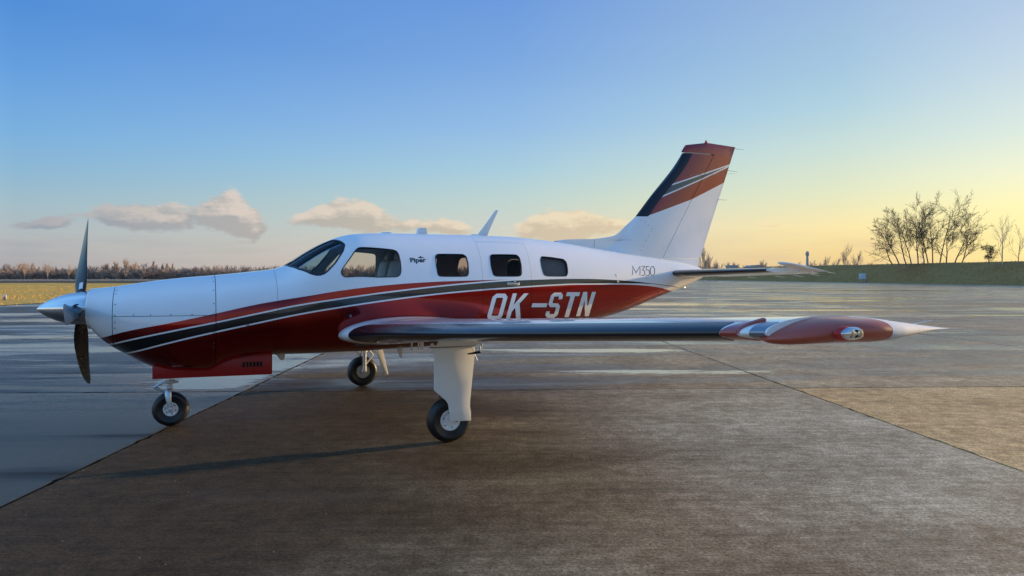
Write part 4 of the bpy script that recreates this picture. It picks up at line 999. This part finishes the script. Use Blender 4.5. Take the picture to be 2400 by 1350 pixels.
    def tail_pt(s, t, up, off=0.0, sd_=1):
        le, te, zm, th = (f_(s) for f_ in tf); return Vector((le-t*(le-te)+(off if t < .004 else 0), sd_*s, zm+(1 if up else -1)*(yt(t)*th+off)))
    tp = loft_piece('tailplane', [.02, .15, .3, .8, 1.4, 1.8, 2.0, 2.03], 0, .585, 'gloss_white', plane, tail_pt, 0, sd, 16, 2.0)
    loft_piece('deicing_boot', [.17, .3, .8, 1.4, 1.985], 0, .10, 'boot', tp, tail_pt, .0025, sd, 12, 2.0)
    def elev_pt(s, t, up, off=0.0, sd_=1):
        le, te, zm, th = (f_(min(s, 2.03)) for f_ in tf)
        if s > 2.03: te = -4.632
        p = Vector((le-t*(le-te), sd_*s, (1 if up else -1)*(yt(t)*th+off))); hx_ = le-.60*(le-te); a = R(9)
        dx_ = p.x-hx_; return Vector((hx_+dx_*math.cos(a)-p.z*math.sin(a)*0, p.y, zm+.012+p.z+dx_*math.sin(a)))
    el_ = loft_piece('elevator', [.16, .3, .8, 1.4, 2.035], .595, .998, 'gloss_white', plane, elev_pt, 0, sd, 8)
    def horn_pt(s, t, up, off=0.0, sd_=1):
        k = math.sqrt(max(.03, 1-((s-2.04)/.15)**2)) if s > 2.1 else 1
        x0_ = -3.955-.10*((s-2.04)/.15)**2; x1_ = -4.636
        p_ = Vector((x0_+(x1_-x0_)*t, sd_*s, 0)); hgt = .052*yt(t)*k*(1 if up else -1); a = R(9); dx_ = p_.x+4.30
        return Vector((p_.x, p_.y, 1.674+hgt+dx_*math.sin(a)))
    loft_piece('elevator_horn', [2.042, 2.07, 2.11, 2.15, 2.18], 0, .995, 'white_satin', el_, horn_pt, 0, sd, 14, 1.6)
    for s_, xa_, za_ in ((.75, -4.70, 1.565), (1.3, -4.66, 1.575), (1.62, -4.64, 1.585), (1.9, -4.62, 1.60), (2.15, -4.60, 1.625)): rod('static_wick', (xa_, sd*s_, za_), (xa_-.16, sd*s_, za_-.022), .003, 'white_satin', el_)

# ---------------------------------------------------------------- landing gear
def wheel(parent, x, y, z, r, wd, hubr, out_sd, mat_hub='white_satin', brake=False):
    """tyre and rim on an axle along y; out_sd: side on which the hub cap shows"""
    w_ = bpy.data.objects.new('wheel', None); link(w_, parent)
    k = wd/2; pr = []
    for i in range(19):
        a = PI*i/18; rr = (r-hubr)/2+.004; pr.append((hubr+rr-.004-rr*math.cos(a*2-0) if 0 else 0, 0))
    prof = [(hubr, -k*.62)]
    for i in range(1, 18):
        a = -PI/2+PI*i/18; cx = hubr+(r-hubr)*.42; ex = (r-cx); px_ = cx+ex*math.copysign(abs(math.cos(a))**.75, math.cos(a)); prof.append((px_, k*math.copysign(abs(math.sin(a))**.9, math.sin(a))))
    prof.append((hubr, k*.62))
    ty = lathe('tyre', prof, M['rubber'], w_, 56, (x, y, z), 'Y', caps=False)
    for v in ty.data.vertices:
        if v.co.z < .006: v.co.z = .0005+(v.co.z+.02)*.04      # weight on the tyre flattens its foot
    so_ = out_sd
    rim_ = lathe('rim', [(hubr*1.02, so_*k*.60), (hubr*1.0, so_*k*.74), (hubr*.90, so_*k*.76), (hubr*.84, so_*k*.60), (hubr*.55, so_*k*.56), (hubr*.50, so_*k*.66), (hubr*.30, so_*k*.70), (.001, so_*k*.70)], M[mat_hub], w_, 40, (x, y, z), 'Y', caps=False)
    lathe('rim', [(hubr*1.02, -so_*k*.60), (hubr*.97, -so_*k*.70), (hubr*.85, -so_*k*.50), (hubr*.4, -so_*k*.40), (.001, -so_*k*.40)], M[mat_hub if not brake else 'steel'], w_, 36, (x, y, z), 'Y', caps=False)
    bm = bmesh.new()
    for i in range(6):
        a = 2*PI*i/6+.3; bmesh.ops.create_cone(bm, cap_ends=True, segments=8, radius1=.006, radius2=.005, depth=.008, matrix=Matrix.Translation((x+hubr*.70*math.cos(a), y+so_*k*.60, z+hubr*.70*math.sin(a))) @ Matrix.Rotation(R(90), 4, 'X'))
    tag(bm_obj('wheel_bolts', bm, M['dark'], w_), kind='stuff')
    if brake:
        lathe('brake_disc', [(hubr*.35, -so_*(k*.62)), (hubr*.96, -so_*(k*.62)), (hubr*.96, -so_*(k*.62+.008)), (hubr*.35, -so_*(k*.62+.008))], M['steel'], w_, 36, (x, y, z), 'Y')
        for q_ in range(7):
            a = 1.6+q_*.42; c_ = Vector((x+hubr*.72*math.cos(a), y-so_*(k*.66+.012), z+hubr*.72*math.sin(a)))
            lathe('brake_bolt', [(.011, -.012), (.011, .012)], M['steel'], w_, 8, c_, 'Y')
    return w_
# main gear, one leg per wing
for sd in (1, -1):
    lg = bpy.data.objects.new('main_landing_gear', None); link(lg, plane)
    ws = 1.88*sd
    wheel(lg, 0.010, ws, .213, .213, .160, .098, sd, brake=True)
    iy = (1.88+.105)*sd if sd > 0 else -1.775         # leg stands outboard of the port wheel; the far one shows its inner side
    tube('gear_strut', [(-.02, sd*1.88-sd*.115, .98), (-.015, sd*1.88-sd*.115, .62), (.0, sd*1.88-sd*.112, .50)], [.040, .040, .036], M['white_satin'], lg, 16)
    tube('oleo_piston', [(0, sd*1.88-sd*.112, .52), (.005, sd*1.88-sd*.112, .28), (.010, sd*1.88-sd*.108, .213)], [.026, .030, .034], M['silver'], lg, 16)
    tube('axle', [(.010, sd*1.88-sd*.14, .213), (.010, ws, .213)], .024, M['steel'], lg, 14)
    tube('torque_link', [(-.03, sd*1.765, .56), (-.12, sd*1.765, .45), (-.02, sd*1.765, .33)], .013, M['white_satin'], lg, 8)
    tube('side_brace', [(.0, sd*1.75, .62), (.02, sd*1.40, .88)], .018, M['white_satin'], lg, 10)
    tube('brake_hose', [(.04, sd*1.755, .60), (.06, sd*1.75, .48), (.05, sd*1.755, .36), (.03, sd*1.77, .26)], .006, M['black'], lg, 6)
    DP = [(.1914, .905), (-.210, .905), (-.2085, .83), (-.185, .62), (-.1625, .40), (-.1600, .345), (-.1700, .28), (-.1711, .2073), (.0332, .2150), (.0475, .335), (.0542, .375), (.075, .41), (.1914, .5137)]
    if sd > 0:
        yd = 1.995
        gd = prism_y('gear_door', DP, yd-.009, yd+.009, M['white_satin'], lg, .003)
        prism_y('hinge_fairing', [(.165, .915), (-.235, .915), (-.30, .985), (-.27, 1.0), (.10, 1.0), (.15, .965)], yd-.02, yd+.016, M['white_satin'], lg, .006)
        rod('hinge_pin', (.24, yd+.012, .911), (-.21, yd+.012, .911), .006, 'steel', gd)
    else:
        prism_y('gear_door', [(-.08, .80), (-.24, .80), (-.3926, .1344), (-.38, .125), (-.350, .125), (-.335, .14)], -1.985, -1.965, M['white_satin'], lg, .003)
        prism_y('gear_door_link', [(.16, .56), (.05, .56), (.0, .40), (.02, .40)], -1.95, -1.94, M['white_satin'], lg, .003)
# nose gear
ng = bpy.data.objects.new('nose_landing_gear', None); link(ng, plane)
wheel(ng, 2.435, 0, .180, .180, .130, .072, 1)
tube('oleo_piston', [(2.440, 0, .60), (2.443, 0, .40)], [.024, .024], M['alu'], ng, 20)
lathe('strut_collar', [(.046, .445), (.050, .450), (.050, .478), (.042, .482)], M['silver'], ng, 20, (2.44, 0, 0), 'Z')
box('steering_plate', (2.36, -.06, .452), (2.50, .06, .472), M['silver'], ng, .006)
for sd in (1, -1):
    bm = bmesh.new(); prev = None
    for x, y, z, hw in ((2.447, .030, .415, .030), (2.452, .050, .395, .031), (2.458, .082, .355, .031), (2.455, .092, .300, .028), (2.445, .094, .240, .024), (2.437, .094, .200, .026), (2.435, .094, .170, .024), (2.435, .094, .156, .010)):
        row = [bm.verts.new((x+a, sd*(y+b), z)) for a, b in ((hw, .0), (hw*.7, .013), (-hw*.7, .013), (-hw, 0), (-hw*.7, -.010), (hw*.7, -.010))]
        if prev:
            for j in range(6): bm.faces.new((prev[j], prev[(j+1) % 6], row[(j+1) % 6], row[j]))
        else: bm.faces.new(row)
        prev = row
    bm.faces.new(prev[::-1]); bm_obj('fork_leg', bm, M['silver'], ng, sharp=50)
    for a, b in (((2.50, .465), (2.590, .412)), ((2.590, .412), (2.478, .352))):
        tube('torque_link', [(a[0], sd*.020, a[1]), (b[0], sd*.012, b[1])], [.011, .011], M['silver'], ng, 8)
box('fork_crown', (2.412, -.055, .375), (2.482, .055, .425), M['silver'], ng, .012)
lathe('axle_nut', [(.026, .100), (.026, .112), (.014, .114), (.013, .106), (.001, .106)], M['silver'], ng, 20, (2.435, 0, .180), 'Y')
for sd in (1, -1):
    P_ = [(2.5982, .70), (1.4404, .725), (1.4404, .5092), (2.5982, .5252)]
    nd_ = prism_y('nose_gear_door', P_, sd*.200-.006, sd*.200+.006, M['red_matt'], plane, .002)
    for q in range(6):     # louvres
        x_ = 1.74-.035*q; box('louvre', (x_-.022, sd*.208-.004, .60), (x_, sd*.208+.006, .655), M['dark'], nd_, .003)
# hooks, probes and vents under the port wing
for x_ in (.20, .13):
    tube('tie_down_hook', [(x_, 1.3, .90), (x_+.004, 1.3, .845), (x_-.004, 1.3, .825)], .009, M['silver'], plane, 8)
prism_y('wing_vent', [(.115, .90), (.075, .90), (.075, .82), (.10, .815)], 1.28, 1.30, M['white_satin'], plane, .003)
rod('drain_tube', (.33, 1.3, .862), (.20, 1.3, .866), .004)
tube('pitot_probe', [(-.235, 2.1, .945), (-.235, 2.1, .885), (-.225, 2.1, .862)], .016, M['alu'], plane, 12)
tube('pitot_probe', [(-.225, 2.1, .862), (-.17, 2.1, .855), (-.10, 2.1, .848)], [.012, .011, .006], M['black'], plane, 10)
rod('probe_wire', (-.13, 2.1, .92), (-.20, 2.1, .785), .003, 'silver')
# ================================================================ trees, posts and buildings far behind
def segs_tree(seed, H, lean=(0, 0), spread=.55, depth=4, nb=7, r0=.16, up=.25, start=.22, wig=.10, fork=None, minr=.012):
    """branch segments of a leafless tree: list of (p, q, rp, rq, level) and the twig ends"""
    r = random.Random(seed); out_, tips = [], []
    def branch(p, d, L, rad, lev):
        n = 6 if lev == 0 else (4 if lev == 1 else 3); q = p; dd = d.copy(); pts = [(p, rad)]
        for i in range(n):
            dd = (dd+Vector((r.uniform(-1, 1), r.uniform(-1, 1), r.uniform(-.6, .6)))*wig*(1 if lev == 0 else 1.9)+Vector((0, 0, up*(.12 if lev == 0 else .22)))).normalized()
            q2 = q+dd*(L/n); rr = rad*(1-(i+1)/n*.82); out_.append((q, q2, pts[-1][1], rr, lev)); q = q2; pts.append((q, rr))
        if lev >= depth-1: tips.append((q, dd)); return
        k = nb if lev == 0 else max(2, int(nb*(.72 if lev == 1 else .55)))
        for j in range(k):
            t = (start if lev == 0 else .15)+(1-(start if lev == 0 else .15))*(j+r.random()*.8)/k; t = min(t, .98)
            i = min(n-1, int(t*n)); f_ = t*n-i; a, ra = pts[i]; b, rb = pts[i+1]; o_ = a.lerp(b, f_)
            ax = (b-a).normalized(); ph = r.uniform(0, 2*PI); side = ax.orthogonal().normalized(); side.rotate(Matrix.Rotation(ph, 3, ax))
            ang = spread*r.uniform(.65, 1.25); nd = (ax*math.cos(ang)+side*math.sin(ang)).normalized()
            branch(o_, nd, L*r.uniform(.38, .62)*(1.15-.55*t if lev == 0 else 1), max(minr, (ra+(rb-ra)*f_)*.55), lev+1)
        tips.append((q, dd))
    branch(Vector((0, 0, -.3)), Vector((lean[0], lean[1], 1)).normalized(), H*.82, r0, 0)
    return out_, tips
def seg_geo(segs, sides=3, grow=1.0):
    vs, fs = [], []
    for p, q, ra, rb, lev in segs:
        d = (q-p)
        if d.length < 1e-5: continue
        a = d.orthogonal().normalized(); b = d.cross(a).normalized(); k0 = len(vs); n = 5 if lev == 0 else sides
        for c, r_ in ((p, ra*grow), (q, rb*grow)):
            for i in range(n): an = 2*PI*i/n; vs.append(c+(a*math.cos(an)+b*math.sin(an))*r_)
        for i in range(n): fs.append((k0+i, k0+(i+1) % n, k0+n+(i+1) % n, k0+n+i))
    return vs, fs
def leaf_geo(tips, seed, n, size, along=.9):
    r = random.Random(seed); vs, fs = [], []
    for p, d in tips:
        for _ in range(n):
            c = p-d*r.random()*along+Vector((r.gauss(0, 1), r.gauss(0, 1), r.gauss(0, 1)))*size*1.1
            a = Vector((r.uniform(-1, 1), r.uniform(-1, 1), r.uniform(-1, 1))).normalized()*size*r.uniform(.5, 1.1); b = a.orthogonal().normalized()*size*r.uniform(.25, .6)
            k = len(vs); vs += [c-a, c+b, c+a, c-b]; fs.append((k, k+1, k+2, k+3))
    return vs, fs
def tree(name, label, loc, segs, tips, bark, twig, leaf=None, group=None, cat='tree', rz=0.0):
    t = thing(name, label, cat, loc, rz, group)
    s0 = [s for s in segs if s[4] == 0]; s1 = [s for s in segs if s[4] > 0]
    v, f = seg_geo(s0, 5); mesh_obj('trunk', v, f, M[bark], t, smooth=True, sharp=180)
    v, f = seg_geo(s1, 3); cr = mesh_obj('crown', v, f, M[twig], t, smooth=False)
    if leaf:
        v, f = leaf_geo(tips, 5, *leaf); tag(mesh_obj('leaves', v, f, M['leaf'], cr, smooth=False), kind='stuff')
    return t
def at(px, Y): return (px-1200)/1653*Y
# the large multi-stemmed group on the embankment
big = [(2108, 171, -.34, .0, 12.4, 'leftmost tree of the bare clump on the embankment, leaning far out to the left'),
       (2124, 173, -.26, .1, 13.8, 'slim bare tree in the clump, second from the left, stem leaning left'),
       (2152, 170, -.20, -.1, 14.2, 'bare tree in the clump whose stem curves up and left from a thick base'),
       (2176, 172, -.03, .05, 15.4, 'upright middle tree of the bare clump with a dark thick stem'),
       (2186, 175, .08, .1, 14.6, 'bare tree just right of the upright middle one, its twin stem'),
       (2202, 170, .20, -.05, 16.0, 'tallest tree of the bare clump, stem leaning right to the highest tips'),
       (2236, 173, .30, .05, 13.4, 'rightmost tree of the bare clump, spreading low to the right'),
       (2136, 174, -.10, .1, 11.0, 'shorter tree filling the left middle of the bare clump'),
       (2166, 169, -.12, .0, 9.0, 'low twiggy tree at the foot of the upright middle one'),
       (2218, 172, .12, .0, 10.5, 'short tree between the tallest and the rightmost of the bare clump'),
       (2252, 175, .42, .0, 8.8, 'lowest tree of the bare clump, reaching out right over the bank'),
       (2092, 172, -.50, .0, 8.0, 'small tree reaching out left over the bank at the end of the clump')]
for n_, (px, Y, lx, ly, H, lb) in enumerate(big):
    sg, tp = segs_tree(40+n_, H, (lx, ly), .64, 5, 8, .17, .16, .15, .12, minr=.030)
    tree('deciduous_tree', lb, (at(px, Y), Y, 4.75), sg, tp, 'bark', 'bark', (2, .075, 1.5), 'clump of trees on the embankment')
sg, tp = segs_tree(61, 7.5, (.1, 0), .60, 4, 7, .10, .3, .12, .1, minr=.02)
tree('bare_tree', 'small leafless tree on the embankment at the right edge of the picture', (at(2380, 139)+.5, 139, 4.2), sg, tp, 'twig', 'twig')
sg, tp = segs_tree(62, 9.2, (-.05, 0), .55, 4, 8, .12, .3, .12, .1, minr=.02)
tree('bare_tree', 'leafless forked tree standing between the dark bush and the right edge', (at(2348, 139), 139, 4.3), sg, tp, 'twig', 'twig')
sg, tp = segs_tree(63, 4.2, (-.2, 0), .8, 4, 9, .08, .2, .02, .12, minr=.02)
tree('bush', 'low dark leafy bush on the embankment right of the big clump', (at(2318, 142), 142, 4.3), sg, tp, 'bark', 'bark', (6, .13), cat='bush')
# leafless trees just behind the tail
for n_, (px, Y, H, lb) in enumerate([(1646, 300, 12.5, 'tall bushy brown tree right behind the rudder, under the fin'), (1662, 306, 9.5, 'rounded brown leafless tree, second behind the rudder'), (1680, 312, 7.5, 'small pale leafless tree at the right end of the clump behind the rudder')]):
    sg, tp = segs_tree(70+n_, H, (0, 0), .42, 4, 13, .16, .6, .04, .06, minr=.035)
    tree('bare_tree', lb, (at(px, Y), Y, 0), sg, tp, 'twig_red', 'twig_red', group='bare trees behind the tail')
far = [(1935, 420, 12.6, .5, 'rounded leafless tree right of the chimney on the skyline'), (1983, 420, 17.5, .42, 'broad fan shaped leafless tree on the skyline left of the big clump'), (2010, 430, 15.5, .5, 'bushy leafless tree right of the fan shaped one on the skyline'), (1962, 430, 11.6, .5, 'low leafless tree left of the fan shaped one on the skyline'), (1788, 430, 10.8, .5, 'small leafless tree behind the long roof on the skyline'), (1905, 425, 10.4, .5, 'leafless tree standing against the foot of the chimney')]
for n_, (px, Y, H, sp, lb) in enumerate(far):
    sg, tp = segs_tree(80+n_, H, (0, 0), sp, 4, 11, .2, .6, .25 if sp < .5 else .08, .05, minr=.05)
    tree('bare_tree', lb, (at(px, Y), Y, 0), sg, tp, 'twig', 'twig')
# left wood: distinct trees in front of a continuous mass
WY = 400
for n_, (px, H, lb) in enumerate([(58, 9.2, 'white stemmed birch in the far wood, leftmost of the pale stems'), (112, 8.8, 'pale forked birch in the far wood between the first birch and the propeller'), (161, 7.6, 'short pale birch in the far wood just left of the propeller blade')]):
    sg, tp = segs_tree(90+n_, H, (.05, 0), .40, 4, 9, .20, .5, .15, .08, minr=.04)
    tree('birch_tree', lb, (at(px, WY-18), WY-18, 0), sg, tp, 'bark_pale', 'twig', group='birches in front of the far wood')
for n_, (px, H, lb) in enumerate([(360, 9.6, 'tallest narrow poplar on the left skyline, first of the row'), (381, 8.6, 'narrow poplar, second of the row on the left skyline'), (391, 8.6, 'narrow poplar, third of the row on the left skyline'), (404, 8.2, 'narrow poplar at the right end of the row on the left skyline')]):
    sg, tp = segs_tree(100+n_, H, (0, 0), .20, 4, 16, .18, .9, .08, .03, minr=.05)
    tree('poplar_tree', lb, (at(px, WY+25), WY+25, 0), sg, tp, 'twig', 'twig', group='poplars in the far wood')
for n_, (px, H, lb) in enumerate([(250, 9.0, 'rounded reddish tree right of the propeller, left end of the high crowns'), (272, 9.6, 'rounded reddish tree in the middle of the high crowns right of the propeller'), (296, 10.6, 'highest rounded tree of the far wood, above the front of the cowling'), (316, 9.0, 'rounded tree at the right end of the high crowns in the far wood')]):
    sg, tp = segs_tree(110+n_, H, (0, 0), .50, 4, 13, .22, .5, .06, .05, minr=.055)
    tree('bare_tree', lb, (at(px, WY+6), WY+6, 0), sg, tp, 'twig_red', 'twig_red', group='high rounded trees of the far wood')
def mass(name, label, mat, items, protos, kind='stuff'):
    vs, fs = [], []
    for (x, y, z, s, a, w) in items:
        v0, f0 = protos[int(w) % len(protos)]; k = len(vs); ca, sa = math.cos(a), math.sin(a)
        vs += [(x+(v.x*ca-v.y*sa)*s, y+(v.x*sa+v.y*ca)*s, z+v.z*s) for v in v0]; fs += [tuple(i+k for i in f) for f in f0]
    return tag(mesh_obj(name, vs, fs, M[mat], None, smooth=False), label, 'wood', kind=kind)
protos = []
for s in range(5):
    sg, tp = segs_tree(200+s, 8, (0, 0), .5, 4, 9, .15, .45, .06, .07, minr=.05); protos.append(seg_geo([(a, b, ra, rb, 1) for a, b, ra, rb, l in sg], 3))
bushp = []
for s in range(4):
    sg, tp = segs_tree(220+s, 4.6, (0, 0), .75, 4, 10, .10, .3, .0, .1, minr=.06); bushp.append(seg_geo([(a, b, ra, rb, 1) for a, b, ra, rb, l in sg], 3))
r3 = random.Random(11); it = []; ib = []
for k in range(430):
    Y = WY+r3.uniform(-6, 45); px = -350+1750*(k+r3.random())/430; it.append((at(px, Y), Y, 0, r3.uniform(.85, 1.15)*(.9+.25*mnoise.noise(Vector((px*.01, 0, 0)))), r3.uniform(0, 6), r3.randrange(5)))
for k in range(620):
    Y = WY-10+r3.uniform(-6, 22); px = -350+1750*(k+r3.random())/620; ib.append((at(px, Y), Y, -.3, r3.uniform(1.1, 1.6), r3.uniform(0, 6), r3.randrange(4)))
mass('far_wood', 'bare brown wood along the left horizon beyond the grass field', 'twig_red', it, protos)
mass('wood_undergrowth', 'dense low scrub at the foot of the far wood on the left', 'twig', ib, bushp)
it = []
for k in range(150):
    Y = r3.uniform(440, 480); px = 1400+1150*(k+r3.random())/150; it.append((at(px, Y), Y, 0, r3.uniform(.9, 1.35), r3.uniform(0, 6), r3.randrange(5)))
mass('skyline_wood', 'thin line of distant leafless trees on the right skyline beyond the embankment', 'twig', it, protos)
# row of small white-topped posts across the grass
pp_ = None
for k in range(84):
    px = -6+390*k/83; Y = 204+.02*px
    if pp_ is None:
        o = thing('marker_post', 'tiny white topped post in the long row across the far grass', 'post', group='white topped posts across the far grass')
        box('post', (-.035, -.035, 0), (.035, .035, .46), M['road'], o); box('white_cap', (-.12, -.08, .44), (.12, .08, .72), M['white'], o, .01); pp_ = o
    else: o = copy_tree(pp_)
    o.location = (at(px, Y), Y, .02)
mk = thing('field_marker', 'small white and orange marker board on the grass at the far left', 'marker', (at(11, 45.5), 45.5, 0), R(20))
box('board', (-.10, -.03, .10), (.10, .03, .40), M['white'], mk, .01); box('coloured_panel', (-.06, -.036, .12), (.05, -.031, .28), simple('orange_paint', (.6, .16, .03), .5), mk); box('foot', (-.12, -.08, .0), (.12, .08, .10), M['road'], mk, .01)
# electrical cabinet at the foot of the embankment
cbx = thing('cabinet', 'pale blue box standing at the foot of the embankment, left of the big trees', 'cabinet', (at(2021, 186), 186, 0), R(-12))
box('casing', (-.78, -.3, .95), (.78, .3, 2.42), simple('pale_casing', (.50, .58, .66), .5), cbx, .03); box('door', (-.70, -.325, 1.02), (-.02, -.30, 2.34), simple('pale_door', (.60, .68, .76), .5), cbx, .01); box('door', (.02, -.325, 1.02), (.70, -.30, 2.34), simple('pale_door_two', (.56, .64, .73), .5), cbx, .01)
for x in (-.6, .6): box('leg', (x-.08, -.1, -.1), (x+.08, .1, .95), M['wall_grey'], cbx)
# chimney-like tower and buildings on the right skyline
tw = thing('tower', 'slim tower with a round head on the right skyline, above the tailplane tip', 'tower', (at(1892.5, 500), 500, 0))
lathe('shaft', [(1.25, 0), (1.05, 8), (.85, 16.6)], M['wall_grey'], tw, 18, axis='Z'); lathe('head', [(.85, 16.5), (1.35, 17.0), (1.35, 18.3), (1.0, 18.7), (1.0, 19.4), (.2, 19.7)], M['wall_grey'], tw, 18, axis='Z')
for q in range(3): lathe('light_band', [(1.12-.10*q, 6+3.2*q), (1.13-.10*q, 6.05+3.2*q), (1.08-.10*q, 7.2+3.2*q), (1.0-.10*q, 7.25+3.2*q)], M['roof_pale'], tw, 18, axis='Z')
def shed(label, px, Y, wpx, z0, z1, kind='flat', mat='wall_grey'):
    W_ = wpx/1653*Y; t = thing('shed', label, 'shed', (at(px, Y), Y, 0))
    box('wall', (-W_/2, -6, 0), (W_/2, 6, z0), M[mat], t)
    if kind == 'flat': box('roof', (-W_/2-.3, -6.3, z0+.01), (W_/2+.3, 6.3, z1), M['roof_pale'], t)
    else: prism_y('roof', [(-W_/2-.3, z0+.01)]+[(-W_/2*math.cos(a), z0+(z1-z0)*math.sin(a)) for a in [PI*i/12 for i in range(1, 12)]]+[(W_/2+.3, z0+.01)], -6.3, 6.3, M['wall_grey' if kind == 'dome' else 'roof_pale'], t)
    for q in range(max(2, int(W_/3))):
        f_ = box('window', (-W_/2+1+q*3, -6.06, z0*.45), (-W_/2+2.6+q*3, -6.002, z0*.75), M['dark'], t)
    return t
shed('small flat roofed blue grey shed on the skyline behind the tailplane', 1715, 455, 15, 8.6, 9.0)
shed('wide grey shed with a curved roof on the skyline behind the tailplane', 1768, 460, 36, 7.6, 9.2, 'dome')
shed('long low pale roofed shed right of the curved roof on the skyline', 1806, 465, 42, 7.6, 8.2)
